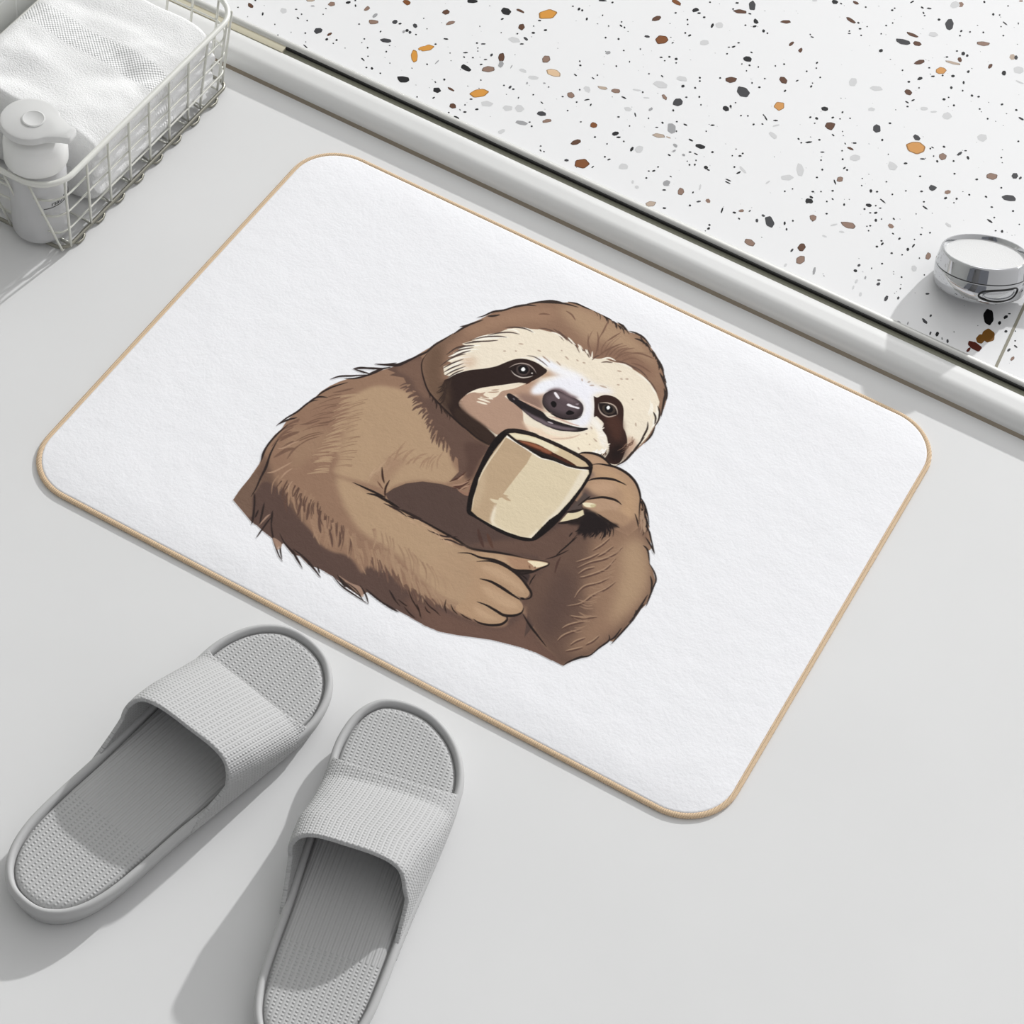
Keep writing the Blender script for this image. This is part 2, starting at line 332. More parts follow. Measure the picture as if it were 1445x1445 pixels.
    fing = [R('B4', '820,1000 930,1030 1050,1100 1140,1150 1170,1180 1130,1205 1040,1210 940,1190 850,1150 740,1080'),
            R('B4', '880,840 980,830 1100,890 1220,960 1300,1030 1312,1080 1290,1115 1220,1130 1130,1110 1020,1060 930,1020 820,1000'),
            R('B4', '840,690 960,675 1080,690 1200,750 1300,840 1360,920 1365,965 1330,990 1280,975 1180,920 1070,860 960,820 860,820'),
            R('B4', '820,600 960,600 1100,615 1250,640 1400,670 B5: 180,425 280,440 320,455 290,480 200,510 140,535 60,530 B4: 1260,770 1180,730 1080,680 960,650')]
    for i, F_ in enumerate(fing): shp(F_, SK, clip=sil)
    for F_ in (R('B4', '900,1050 1040,1130 1120,1170 1050,1180 940,1140'), R('B4', '950,870 1100,940 1240,1020 1280,1070 1180,1070 1040,1000'), R('B4', '950,710 1090,730 1220,810 1320,910 1310,940 1180,860 1040,790'), R('B4', '1000,620 1200,660 1360,700 1300,730 1150,690')):
        shp(F_, SKL, blur=3, clip=sil, alpha=.8)
    shp(R('B4', '760,560 900,640 900,800 860,980 760,1040 600,900 560,700'), (178, 148, 120), blur=8, clip=sil, alpha=.8)
    shp(R('B4', '1180,640 1420,670 1440,720 1350,760 1240,740'), (160, 122, 98), blur=3, clip=sil, alpha=.6)
    for q, w in (('945,825 1040,850 1130,900 1220,960 1300,1010', 4.2), ('920,1020 1000,1050 1080,1095 1150,1135 1230,1140 1300,1115 1320,1070', 4), ('1150,1130 1180,1160 1165,1190 1120,1215 1030,1220 940,1200 890,1165', 3.6),
                 ('760,605 860,610 950,645 1060,665 1150,700 1230,750 1290,775 1370,775 1445,755', 3.8), ('920,680 1020,675 1110,695 1200,740 1290,810 1350,890 1385,950 1370,990 1310,1005', 4), ('1290,990 1330,1000', 3.5)):
        st(R('B4', q), w, LN, 'both')
    shp(R('B4', '1180,725 1260,745 1380,750 1400,775 1290,785'), LN, clip=sil); shp(R('B4', '1290,780 1370,785 1350,860 1330,850'), (66, 54, 52), clip=sil, blur=1)
    shp(R('B5', '150,432 250,440 312,452 318,462 280,478 215,490 190,470'), (238, 222, 190))
    st(R('B5', '330,440 322,470 250,500 180,530 100,545 40,530'), 2.6, LN); st(R('B5', '160,470 170,500'), 2, (120, 88, 68)); st(R('B5', '210,480 215,500'), 2, (120, 88, 68))
    st(R('B5', '220,545 180,600 165,640'), 2, LN); st(R('B5', '60,530 120,570 150,600'), 2, LN)
    st(R('B5', '105,880 160,970 220,1050 310,1165'), 3.2, LN, 'both')
    # ---- head
    HEAD = R('H1', '165,640 120,700 108,780 130,900 180,1030 280,1150 400,1270 520,1380 H3: 650,580 790,650 P: 700,640 800,690 868,660') 
    HEAD = np.concatenate([HEAD, SIL[24:68][::-1]])
    CV.paint(C(HEAD), (146, 115, 95)); hm = CV.mask(C(HEAD))
    shp(R('H1', '100,620 400,400 520,420 380,560 300,720 320,900 360,1100 500,1380 300,1200 120,900'), (124, 98, 82), blur=7, clip=hm)
    shp(R('H1', '180,640 300,560 330,700 300,860 340,1040 420,1200 H3: 760,620 560,470 300,200 160,60'), (112, 88, 72), blur=6, clip=hm)
    shp(R('H2', '200,180 420,160 700,290 900,420 1100,600 1200,800 1270,1000 1180,880 1060,740 900,620 700,620 560,560 400,420 280,300'), (176, 146, 119), blur=9, clip=hm)
    shp(R('H1', '560,400 900,240 1200,190 1445,180 1445,300 1200,330 900,370 640,460'), (162, 129, 106), blur=8, clip=hm)
    shp(R('H2', '540,690 620,500 720,560 950,640 1150,760 1200,900 900,740 700,700'), (138, 106, 88), blur=7, clip=hm, alpha=.8)
    for q in ('600,420 610,500 600,600 570,680', '860,540 760,580 680,620 600,680', '1180,700 1060,650 940,640', '280,210 340,250 380,310', '0,245 60,240 120,250', '720,300 680,380 640,460', '840,430 760,480 700,520', '1150,840 1040,770 940,740'):
        st(R('H2', q), 2.4, (118, 88, 74), alpha=.8)
    fur(R('H2', '540,640 620,660 720,680 860,700'), [-110, -70, -35, -15], 34, 1.8, (124, 94, 79), 16, clip=hm, ja=14, alpha=.7)
    # face cream
    FC = R('H1', '400,880 340,860 330,780 420,740 360,720 470,640 430,640 560,570 520,545 640,510 700,480 780,450 900,430 970,400 1060,385 1150,385 1230,395 1300,400 H2: 0,395 150,432 200,450 280,500 330,520 400,590 430,560 480,640 500,600 540,690 600,700 680,695 740,725 830,745 930,785 1050,860 1130,930 1200,1040 1235,1140 1215,1230 1215,1300 H4: 1205,380 1185,440 1110,560 1020,660 940,740 850,822 790,850 600,860 400,760 0,560 H3: 1300,520 1000,490 860,555 780,470 640,380 560,310 500,240 480,200 450,100')
    CV.paint(C(FC), (241, 229, 209), clip=hm)
    fcm = CV.mask(C(FC))*hm
    # fringe along brow
    hair = (146, 115, 95)
    for i, q in enumerate(('395,715 500,690 620,680', '380,680 500,640 640,625', '430,655 560,610 700,600', '480,600 600,570 720,560', '520,590 620,570', '400,760 520,730 640,730', '360,800 480,760 600,760', '350,840 480,800 600,790', '370,900 460,850 590,830', '640,520 760,495 900,490', '620,510 740,470 880,460', '700,500 860,480 1000,480', '980,395 1060,405 1110,440', '1100,375 1200,400 1270,440')):
        st(R('H1', q), 2.4, (250, 244, 232), 'both')
    for q in ('290,780 400,700 500,660 560,650', '320,800 420,745 540,700', '330,840 420,790 540,745', '350,870 440,820 560,775', '370,900 450,845 540,810', '360,660 460,590 560,560', '440,640 520,605 640,585', '400,690 520,640 610,615', '540,545 640,530 760,520', '620,520 760,520 890,510', '600,510 760,475 900,470 980,480', '780,460 900,435 1020,430 1110,450', '960,380 1060,378 1160,390 1250,430', '470,600 560,570 650,565'):
        st(R('H1', q), 2.0, (70, 56, 52), 'both', alpha=.9)
    shp(R('H1', '540,700 640,680 660,740 600,790 560,790 520,740'), (196, 158, 130), blur=6, alpha=.55)
    for q in ('0,385 100,400 200,450 260,520', '150,390 230,450 300,520', '200,410 300,500 350,550', '330,510 380,560 420,640', '400,540 440,600 470,620', '460,600 500,650 520,690', '500,600 520,640 530,680', '545,715 580,680 620,660', '640,735 700,730 760,740', '740,715 840,730 940,770 1020,830', '930,760 1040,820 1120,900', '1080,880 1160,960 1210,1050'):
        st(R('H2', q), 2.0, (96, 74, 66), 'both', alpha=.85)
    for q in ('130,425 200,450 270,500', '300,480 330,510 380,560', '400,545 430,590 450,640', '480,600 500,650', '550,620 545,680 530,700', '640,700 720,690 790,720', '790,740 880,760 960,800', '1000,850 1080,900 1140,960', '1150,980 1200,1060'):
        st(R('H2', q), 2.2, (248, 240, 226), 'both')
    fur(R('H2', '1130,1130 1180,1180 H4: 1200,300 1190,380'), [80, 85, 90], 18, 2, (250, 243, 230), 12, ja=12)
    # warm tone on the right cheek and under the eye patch
    shp(R('H4', '900,560 960,570 1000,640 940,740 870,800 860,720 900,650'), (196, 164, 142), blur=4, clip=hm)
    shp(R('H4', '600,480 700,560 720,680 600,720 400,700 100,590 0,540 0,500 300,540 450,520'), (245, 232, 208), blur=4, clip=fcm)
    # ---- cheek tan and muzzle
    CK = R('H3', '490,205 520,160 560,130 640,95 760,60 900,70 1000,60 1150,20 1240,0 1330,60 1280,100 980,130 1000,180 1130,280 1150,400 1210,500 1000,478 890,535 780,465 640,385 570,320 510,260')
    shp(CK, (180, 148, 128), clip=hm)
    shp(R('H1', '980,1040 1150,960 1250,900 1340,860 1445,840 H2: 60,840 120,860 20,900 0,1000 H1: 1400,1050 1340,1120 1340,1250 1200,1200 1100,1100'), (186, 152, 130), blur=4, clip=hm)
    shp(R('H1', '1080,1060 1200,1060 1330,1120 1340,1230 1240,1200 1130,1130'), (146, 118, 106), blur=5, clip=hm)
    shp(R('H1', '1340,860 1420,800 H2: 60,790 200,840 240,870 120,880 40,890'), (192, 160, 134), blur=2, clip=hm)
    # white of the muzzle
    shp(R('H2', '30,940 150,890 300,850 420,860 560,960 700,1000 760,1050 600,1050 560,1100 560,1290 480,1400 380,1390 300,1340 440,1260 440,1150 340,1080 200,1030 60,1040 -40,1000'), (244, 243, 250), blur=5, clip=hm)
    shp(R('H2', '100,800 180,770 300,800 420,880 300,900 180,860'), (248, 247, 250), blur=5, clip=hm)
    shp(R('H2', '-60,1000 60,930 160,960 60,1050 -60,1060'), (246, 246, 252), blur=3, clip=hm)
    shp(R('H2', '-40,700 60,690 160,740 230,800 120,800 40,760'), (246, 246, 252), blur=3, clip=hm)
    shp(R('H2', '560,1290 620,1340 690,1420 H4: 690,560 700,640 640,640 600,500 540,420'), (250, 244, 235), blur=3, clip=hm)
    # lip highlights
    shp(R('H3', '1130,390 1200,440 1330,480 H4: 100,530 250,560 380,540 150,600 0,545 H3: 1300,540 1210,500'), (240, 216, 192), blur=2, clip=hm)
    st(R('H4', '130,570 250,575 350,560 430,530'), 2.5, (214, 186, 164), alpha=.8)
    st(R('H4', '0,440 80,490 200,520 330,540'), 2.5, (246, 228, 208), alpha=.8)
    # light flicks under the eye
    shp(R('H3', '640,90 760,50 860,35 960,45 1080,30 1170,10 1060,60 930,90 880,140 820,160 740,130 760,100 700,110'), (242, 228, 206), clip=hm)
    for q in ('680,165 740,180 810,205', '670,195 730,210 780,225', '700,150 780,160 840,170', '600,105 680,85 780,70'): st(R('H3', q), 2.8, (246, 234, 214))
    for q in ('820,80 900,75', '780,100 850,100 900,95', '720,150 800,160'): st(R('H3', q), 1.6, (168, 136, 114))
    fur(R('H3', '560,130 520,170 500,220 520,270'), [170, 175, 180, 190], 7, 2, (200, 170, 148), 9, ja=10)
    # ---- dark eye stripe and jaw
    STR = R('H1', '380,900 470,850 600,815 740,800 870,775 980,730 1080,700 1180,703 1280,738 1350,785 1390,822 1340,870 1240,925 1180,950 1100,942 960,962 820,980 700,1000 600,1040 540,1085 490,1140 500,1195 560,1275 650,1345 770,1420 H3: 860,555 820,640 700,590 560,480 440,360 380,250 340,150 330,50 340,-20')
    jaw = R('H1', '345,960 330,1100 300,1130 H3: 280,180 400,330 560,470 700,600 800,645 860,560 700,440 560,310 490,220 480,100 420,20')
    shp(jaw, (66, 52, 46), blur=4, clip=hm)
    CV.paint(C(spline(STR, 3, True)), (50, 37, 34), clip=hm)
    shp(R('H3', '440,330 480,260 600,340 760,450 840,560 800,630 690,580 560,470'), (58, 44, 38), blur=2, clip=hm)
    shp(R('H1', '330,940 360,920 400,1050 380,1200 300,1100 300,1000'), (84, 66, 54), blur=5, clip=hm, alpha=.8)
    fur(R('H1', '400,920 360,960 350,1050'), [120, 110, 100], 16, 2.4, (62, 48, 42), 12, ja=14, clip=hm)
    st(R('H1', '1170,960 1215,930 1230,900'), 2.2, (60, 36, 30))
    st(R('H1', '1180,665 1260,680 1340,730 1400,780'), 1.8, (110, 96, 92), alpha=.9); st(R('H1', '1100,690 1200,690 1300,730 1385,800'), 1.6, (250, 246, 240), alpha=.7)
    for q in ('H1|1340,670 1390,710 1420,740', 'H1|1095,545 1150,550', 'H1|1290,610 1330,625', 'H1|940,620 970,620', 'H1|1060,615 1080,625', 'H2|180,720 230,770', 'H2|270,670 310,710', 'H2|385,705 410,725', 'H2|450,735 480,745', 'H2|440,900 450,930', 'H2|500,940 530,930', 'H2|520,970 570,970', 'H2|620,970 700,995', 'H2|950,1115 970,1112', 'H2|885,905 920,905', 'H2|230,610 245,620', 'H2|40,670 80,700', 'H4|990,410 995,450', 'H4|960,550 950,600', 'H4|560,570 600,610', 'H4|515,625 525,640', 'H4|400,660 420,690', 'H4|530,450 550,480', 'H4|480,520 500,530', 'H4|800,20 830,30', 'H2|800,820 850,830', 'H2|830,900 860,910'):
        k, q = q.split('|'); st(R(k, q), 2.0, (176, 150, 132), alpha=.75)
    # left eye
    shp(R('H1', '1005,790 1060,755 1130,745 1200,760 1260,800 1285,850 1200,885 1120,885 1060,860 1020,820'), (40, 30, 29))
    st(R('H1', '1000,790 1060,758 1130,745 1200,760 1250,800 1280,850'), 1.7, (172, 156, 148)); st(R('H1', '1020,815 1060,860 1130,890 1200,885 1245,872'), 1.7, (200, 188, 180))
    shp(R('H1', '1075,790 1100,765 1150,755 1200,775 1215,820 1180,865 1120,868 1080,840'), (74, 62, 60)); shp(R('H1', '1095,790 1130,765 1175,770 1200,810 1175,850 1125,850 1098,825'), (26, 22, 24))
    shp(R('H1', '1125,800 1145,785 1165,800 1160,820 1140,826 1125,815'), (252, 252, 252)); shp(R('H1', '1225,845 1240,838 1240,855'), (225, 215, 210))
    # right patch and eye
    PT = R('H2', '565,1080 600,1095 640,1075 700,1068 780,1090 840,1140 866,1200 868,1280 862,1390 H4: 885,500 905,580 900,660 870,740 845,800 800,835 740,830 690,790 680,770 720,700 705,600 690,540 650,480 665,420 620,370 590,345 565,350 570,250 565,160')
    CV.paint(C(spline(PT, 3, True)), (56, 38, 34), clip=hm)
    shp(R('H4', '700,330 790,340 850,400 860,520 820,600 760,560 720,480 690,420'), (76, 50, 42), blur=4)
    shp(R('H4', '760,660 860,640 880,700 840,790 760,800 720,760'), (36, 26, 25), blur=5)
    shp(R('H2', '615,1150 700,1150 770,1175 800,1230 800,1270 740,1290 680,1280 640,1250 612,1200'), (36, 27, 27))
    st(R('H2', '620,1150 700,1148 770,1175 800,1220 806,1270'), 1.8, (190, 172, 158)); st(R('H2', '612,1155 618,1210 650,1260 710,1290 770,1280 800,1270'), 2.0, (176, 158, 146))
    shp(R('H2', '655,1180 710,1165 765,1185 785,1230 750,1262 690,1262 655,1230'), (66, 56, 50)); shp(R('H2', '680,1180 720,1172 755,1195 755,1235 715,1250 680,1225'), (24, 20, 22))
    shp(R('H2', '695,1195 712,1178 730,1192 722,1212 704,1216'), (252, 252, 252))
    fur(R('H4', '650,470 690,540 710,600 715,680'), [150, 165, 175, 175], 8, 2, (246, 236, 222), 14, ja=18)
    fur(R('H4', '690,690 650,730 600,730'), [110, 120, 130], 9, 1.6, (90, 68, 58), 8, ja=16)
    fur(R('H4', '690,660 640,700 570,700'), [120, 130, 140], 10, 2.2, (252, 248, 242), 10, ja=16)
    # nose
    NS = R('H2', '40,1110 60,1060 110,1030 160,1015 230,1035 310,1080 390,1110 440,1150 460,1200 445,1260 400,1300 330,1315 250,1310 160,1270 90,1220 50,1170')
    shp(R('H2', '90,1040 160,1000 240,1010 320,1060 400,1100 300,1120 150,1090'), (112, 92, 96), blur=2.5, clip=hm)
    shp(NS, (60, 50, 52)); shp(R('H2', '70,1100 130,1050 220,1060 330,1110 420,1160 420,1220 330,1270 220,1250 120,1200'), (94, 80, 84), blur=4, alpha=.9)
    shp(R('H2', '140,1030 240,1050 340,1100 420,1150 330,1140 220,1090'), (124, 106, 110), blur=3, alpha=.8)
    shp(R('H2', '125,1150 145,1130 175,1140 185,1170 165,1195 140,1185'), (24, 20, 22)); shp(R('H2', '280,1250 310,1225 350,1235 365,1255 330,1270 295,1270'), (24, 20, 22))
    shp(R('H2', '158,1045 180,1042 215,1095 205,1108 175,1080'), (246, 240, 244)); shp(R('H2', '290,1165 310,1157 360,1180 415,1195 410,1210 360,1198 300,1180'), (242, 236, 240)); shp(R('H2', '375,1160 410,1155 400,1172'), (150, 136, 142))
    st(R('H2', '40,1120 50,1170 100,1230 180,1285 260,1312 350,1316 420,1295 450,1250'), 2, (34, 28, 30))
    # mouth
    MO = R('H3', '975,130 1005,112 1060,140 1140,195 1240,250 1340,300 H4: 100,360 200,400 330,440 430,462 500,465 490,485 400,505 300,500 200,490 100,455 H3: 1340,425 1240,370 1130,280 1050,215 1000,180')
    shp(MO, (40, 34, 36)); shp(R('H3', '1130,270 1240,330 1340,375 H4: 100,410 250,450 400,475 330,490 200,475 50,430 H3: 1340,420 1240,365'), (112, 98, 104), blur=1.5)
    st(R('H3', '1090,170 1200,215 1330,275 1445,320'), 1.6, (216, 180, 160), alpha=.8); st(R('H3', '1040,160 1060,180'), 2, (110, 104, 108)); st(R('H4', '90,400 150,420'), 2, (190, 178, 184))
    st(R('H4', '100,345 200,370 330,420 420,445'), 2.4, (200, 160, 146), alpha=.7)
    # head outline strokes
    OL = (58, 48, 44)
    for q in ('H1|0,700 80,660 160,630 240,560 340,500 430,440', 'H1|500,370 560,362 640,335 740,300', 'H1|430,450 530,385 620,345', 'H1|680,275 740,262 810,230 860,215 960,200 1080,160 1200,140', 'H1|780,265 840,262 910,250', 'H1|960,195 1060,170 1180,150 1280,160', 'H1|1180,140 1330,118 1445,112', 'H2|-40,125 120,125 260,135 410,175', 'H2|0,120 120,108 240,122', 'H2|300,118 400,140 480,175 560,205', 'H2|560,195 620,220 680,265 730,300', 'H2|600,215 660,250 700,300', 'H2|770,260 820,310 870,370 910,410', 'H2|790,300 840,350 880,390', 'H2|920,415 1000,440 1080,490 1150,580', 'H2|980,490 1060,520 1130,590', 'H2|1120,590 1190,670 1250,760 1280,820', 'H2|1210,740 1260,800 1280,870', 'H2|1235,840 1270,900 1305,940', 'H2|1250,880 1290,960 1310,1040 1310,1110', 'H2|1280,1080 1270,1180 1250,1290', 'H2|1300,1000 1310,1060 1300,1130',
              'H4|1280,60 1290,150 1250,340', 'H4|1215,240 1235,300 1225,380 1185,450', 'H4|1170,300 1195,360 1185,430', 'H4|1115,400 1110,470 1070,550 1030,620', 'H4|1190,450 1150,540 1080,620', 'H4|1080,560 1010,650 950,720', 'H4|1030,640 960,720 880,800 790,850', 'H4|960,700 900,780 850,820'):
        k, q = q.split('|'); st(R(k, q), 2.8, OL)
    fur(R('H2', '560,200 720,290 880,390'), [40, 45, 52], 12, 1.8, OL, 12, ja=14, spread=1.5)
    fur(R('H2', '1000,450 1150,600 1270,830 1300,1050'), [50, 60, 75, 92], 12, 1.8, OL, 12, ja=8, spread=1.5)
    st(R('H1', '170,640 125,700 108,780 130,900 180,1030 280,1150 400,1270 520,1380 H3: 560,470 680,570 740,600 800,645'), 2.6, (44, 34, 32), 'both')
    fur(R('H1', '180,1030 280,1150 400,1270'), [70, 60, 55], 11, 2, (52, 40, 36), 9, ja=10, spread=1)
    fur(R('H4', '900,650 950,600 1000,560'), [120, 120, 120], 14, 1.4, (120, 92, 78), 8, ja=12)
    # ---- body outline strokes
    for q in ('B1|880,215 960,190 1080,185 1200,175', 'B1|1000,210 1100,205 1230,170 1330,130', 'B1|1075,125 1140,115 1260,125 1400,115', 'B1|1075,125 1150,150 1220,170', 'B1|1260,85 1350,90 1445,75', 'B2|330,85 420,90 500,85 620,35 720,0', 'B2|360,95 480,100 560,70 680,10', 'B2|120,125 240,120 380,122', 'B2|240,170 330,135 430,110', 'B1|760,365 820,320 900,280 1030,240', 'B1|640,460 760,370 860,370', 'B1|420,612 500,550 600,490 700,410 780,390', 'B1|430,600 520,560 600,540', 'B1|300,900 340,790 420,690 520,600', 'B1|290,920 310,840 360,750', 'B1|370,860 340,960 290,1050 250,1140 205,1215', 'B1|440,720 380,830 330,960 280,1060', 'B1|230,1180 235,1280 225,1400 210,1450', 'B1|320,1260 300,1350 280,1440', 'B1|390,1330 380,1445',
              'B3|240,220 235,330 210,480', 'B3|320,310 300,400 275,500', 'B3|270,360 240,430', 'B3|380,380 380,500 400,620 440,740 475,800', 'B3|380,420 320,500 250,600', 'B3|450,560 490,640 560,720 600,790 645,860', 'B3|460,640 455,700 470,780', 'B3|540,690 590,760 640,850', 'B3|560,690 640,750 720,830 800,935', 'B3|680,810 740,860 790,930', 'B3|770,840 790,900', 'B3|900,920 980,1010 1080,1080 1200,1160', 'B3|950,920 1010,1000 1100,1060 1160,1130', 'B3|1130,1000 1180,1080 1205,1160', 'B3|1180,1030 1260,1100 1360,1180', 'B3|940,910 980,980 1010,1020', 'B3|1380,1040 1440,1140', 'B3|1290,1130 1360,1170 1445,1215', 'B4|0,940 80,1000 150,1050', 'B4|130,1040 200,1080 260,1110'):
        k, q = q.split('|'); st(R(k, q), 2.6, (52, 42, 40))
    for q in ('B3|390,600 440,620 470,660 430,700', 'B3|950,920 1050,980 1140,1020 1150,1100', 'B3|270,500 330,420 370,400'):
        k, q = q.split('|'); shp(R(k, q), (178, 146, 126), clip=None, alpha=.8)
    for q in ('960,930 1040,1010 1130,1090', '1020,980 1100,1040 1160,1130', '560,700 600,770', '700,820 770,900'): st(R('B3', q), 1.8, (60, 48, 44))
    for q in ('1075,30 1085,90 1088,150', '1120,0 1150,60 1185,150', '1130,100 1180,180 1200,260 1230,375', '1150,230 1200,310 1225,370', '1130,300 1170,345 1185,450', '1180,450 1225,530 1240,600 1215,660', '1190,560 1205,620 1195,700', '1240,600 1200,700 1155,820', '1170,720 1110,820 1050,900', '1070,850 1060,900 1010,960', '1060,920 950,1040 860,1140', '950,1000 890,1080 840,1110', '840,1060 840,1110 760,1170 690,1230', '760,1170 680,1235 600,1255 500,1290 450,1325', '620,1240 520,1280', '1140,800 1090,860 1030,960'):
        st(R('B5', q), 2.6, (50, 42, 40))
    # ---- holding hand
    HND = R('H4', '400,730 450,718 540,722 620,745 680,785 730,835 790,860 860,900 930,950 990,1020 1025,1100 1040,1170 1035,1260 1030,1445 B5: 1090,150 1000,220 900,170 820,110 740,60 640,10 H4: 540,1300 460,1290 440,1250 480,1180 400,1100 470,1080 520,960 550,880 520,840 400,760')
    shp(HND, (176, 144, 117), smooth=False)
    hmk = CV.mask(C(HND))
    shp(R('H4', '560,880 700,870 800,930 900,1020 980,1150 990,1300 960,1445 840,1300 880,1150 760,1020 600,950'), (190, 156, 124), blur=6, clip=hmk)
    shp(R('B5', '760,40 950,120 1080,60 1090,160 1000,230 860,180'), (150, 120, 99), blur=5, clip=hmk)
    shp(R('H4', '520,1050 640,1010 760,1020 800,1080 700,1130 560,1120'), (192, 158, 130), blur=5, clip=hmk)
    shp(R('H4', '460,760 560,760 660,830 560,830'), (192, 158, 130), blur=4, clip=hmk)
    shp(R('H4', '470,1070 560,1140 640,1170 520,1190 440,1160'), (104, 84, 76), blur=3, clip=hmk); shp(R('H4', '540,910 570,950 520,990 510,970'), (140, 116, 104), blur=2)
    shp(R('H4', '470,1120 540,1180 470,1200 440,1290 290,1320 380,1230'), (86, 74, 70), smooth=False, blur=1)
    shp(R('H4', '460,1230 540,1190 650,1170 760,1190 840,1240 760,1330 620,1330 500,1290'), (182, 150, 124), blur=2, clip=hmk)
    shp(R('H4', '440,1270 520,1300 600,1340 700,1420 800,1445 B5: 900,150 800,160 820,60 H4: 620,1445 300,1445 460,1330'), (40, 32, 31), blur=2, alpha=.9)
    shp(R('B5', '640,20 720,30 800,80 830,110 800,190 760,180 740,220 700,190 680,240 660,200 630,260 620,200 570,210 600,100'), (38, 31, 31), blur=1.6)
    fur(R('B5', '600,120 680,150 780,150 860,120'), [118, 98, 82, 65], 15, 2.2, (38, 31, 31), 24, ja=9)
    shp(R('B5', '740,30 820,70 930,120 960,140 1000,110 1000,60 860,0'), (170, 138, 112), blur=2, clip=hmk)
    for q, w in (('400,735 450,718 540,722 620,745 680,785 735,840 790,862', 3.6), ('540,838 620,832 700,845 780,862 860,900 930,950 990,1020 1025,1100 1040,1180 1030,1280 1025,1445', 3.8), ('490,1010 560,985 660,978 760,990 830,1015 900,1050', 3.4), ('480,1200 560,1182 660,1172 760,1192 810,1215 850,1250', 3.4), ('530,1160 480,1200 400,1260', 2.5)):
        st(R('H4', q), w, LN, 'both')
    st(R('B5', '740,30 800,75 860,115 930,152'), 3.6, LN); st(R('B5', '1060,30 1080,90 1090,150'), 2, LN); st(R('H4', '1040,1170 1080,1240 1110,1340 1130,1445'), 2.4, LN)
    fur(R('H4', '1045,1180 1070,1300 1100,1440'), [70, 75, 75], 18, 2.4, LN, 8, ja=10)
    fur(R('H4', '1040,1300 1060,1400 B5: 1130,120'), [70, 75, 75], 14, 3, (170, 142, 120), 8, ja=10)
    shp(R('H4', '450,1235 490,1225 560,1235 585,1250 560,1272 510,1275 470,1262'), (240, 228, 196)); shp(R('H4', '530,1250 590,1245 575,1275 540,1275'), (196, 182, 140), alpha=.7)
    # ---- mug
    shp(R('H4', '215,1425 300,1330 400,1318 455,1300 465,1350 400,1385 300,1410'), (226, 212, 178), smooth=False)
    st(R('H4', '200,1440 300,1425 420,1395 500,1350'), 4.5, LN, 'both'); st(R('H4', '280,1325 370,1315 460,1290'), 4, LN, 'both')
    MUG = R('F', '565,745 620,748 720,775 820,815 920,870 990,925 998,950 975,1010 900,1120 820,1220 740,1290 690,1315 620,1308 520,1270 420,1210 395,1195 H3: 572,1330 575,1220 600,1100 640,980 690,870 740,760 800,650 865,560 930,500')
    CV.paint(C(spline(MUG, 4, True)), (30, 25, 25))
    BODY = R('H3', '978,540 1100,620 1230,710 1330,770 H4: 150,800 300,860 430,885 510,892 515,930 430,1070 320,1210 200,1340 B5: 330,85 180,240 B4: 1300,470 1180,430 1050,370 930,300 875,250 890,150 930,20 H3: 690,990 735,890 795,785 850,700 905,628')
    CV.paint(C(BODY), (222, 206, 176)); bm_ = CV.mask(C(BODY))
    SHD = R('H3', '960,560 1100,620 1235,730 1180,830 1060,980 940,1140 1000,1160 900,1180 880,1220 870,1260 830,1330 820,1400 B4: 1050,360 980,330 870,260 870,100 930,0 H3: 680,1000 780,760')
    CV.paint(C(SHD), (190, 164, 134), clip=bm_)
    shp(R('H3', '700,900 760,860 740,1100 680,1260 640,1280 640,1150'), (200, 176, 146), blur=4, clip=bm_)
    shp(R('H3', '805,1185 860,1195 930,1215 870,1235 830,1215'), (222, 206, 176)); shp(R('H3', '885,1135 960,1160 1020,1210 960,1195'), (190, 164, 134))
    shp(R('H3', '840,1290 870,1250 H3: 850,1400 B4: 1060,330 1100,380 1200,430 1350,470 1440,400 1440,470 1380,482 1180,430 1040,350'), (238, 226, 204), blur=1.5, clip=bm_, alpha=.9)
    shp(R('H4', '440,905 515,895 430,1070 200,1340 90,1445 40,1445 200,1280 330,1090'), (234, 222, 200), blur=1.5, clip=bm_)
    st(R('H3', '975,545 1100,620 1230,705 1330,765 H4: 150,790 300,852 430,880 500,885'), 4, (246, 240, 228), 'none', clip=bm_)
    st(R('H3', '975,550 900,660 800,800 700,970 645,1150 625,1300'), 2.5, (226, 210, 184), 'both', clip=bm_)
    # rim and coffee
    RIM = R('H3', '985,520 1060,515 1200,540 1330,580 H4: 150,640 300,710 400,765 480,815 515,860 480,870 400,860 300,830 150,760 H3: 1300,705 1150,640 1060,580')
    CV.paint(C(RIM), (212, 190, 156)); rm = CV.mask(C(RIM))
    shp(R('H3', '1000,520 1150,535 1330,585 1445,630 1445,680 1300,630 1180,590 1080,575'), (238, 226, 196), blur=1, clip=rm); shp(R('H4', '0,600 150,650 210,690 150,710 0,645'), (238, 226, 196), blur=2, clip=rm)
    CF = R('H3', '1080,590 1170,600 1300,635 H4: 120,700 220,750 320,805 390,855 300,835 150,765 H3: 1300,710 1150,645')
    shp(CF, (74, 42, 32), clip=rm)
    shp(R('H3', '1100,595 1250,625 1400,690 1440,720 1330,690 1200,640'), (152, 94, 68), blur=1, clip=rm); shp(R('H4', '40,680 130,715 110,730 30,700'), (140, 86, 64), blur=1, clip=rm)
    st(R('H3', '985,525 1050,580 1150,645 1300,712 H4: 150,770 300,840 420,872 520,870'), 3.4, LN, 'none')
    st(R('H3', '960,500 1000,488 1100,492 1250,530 H4: 0,555 150,620 300,690 420,750 510,810 545,860'), 4.6, LN, 'none')
    st(R('H4', '1040,1170 1045,1200'), 2, LN)
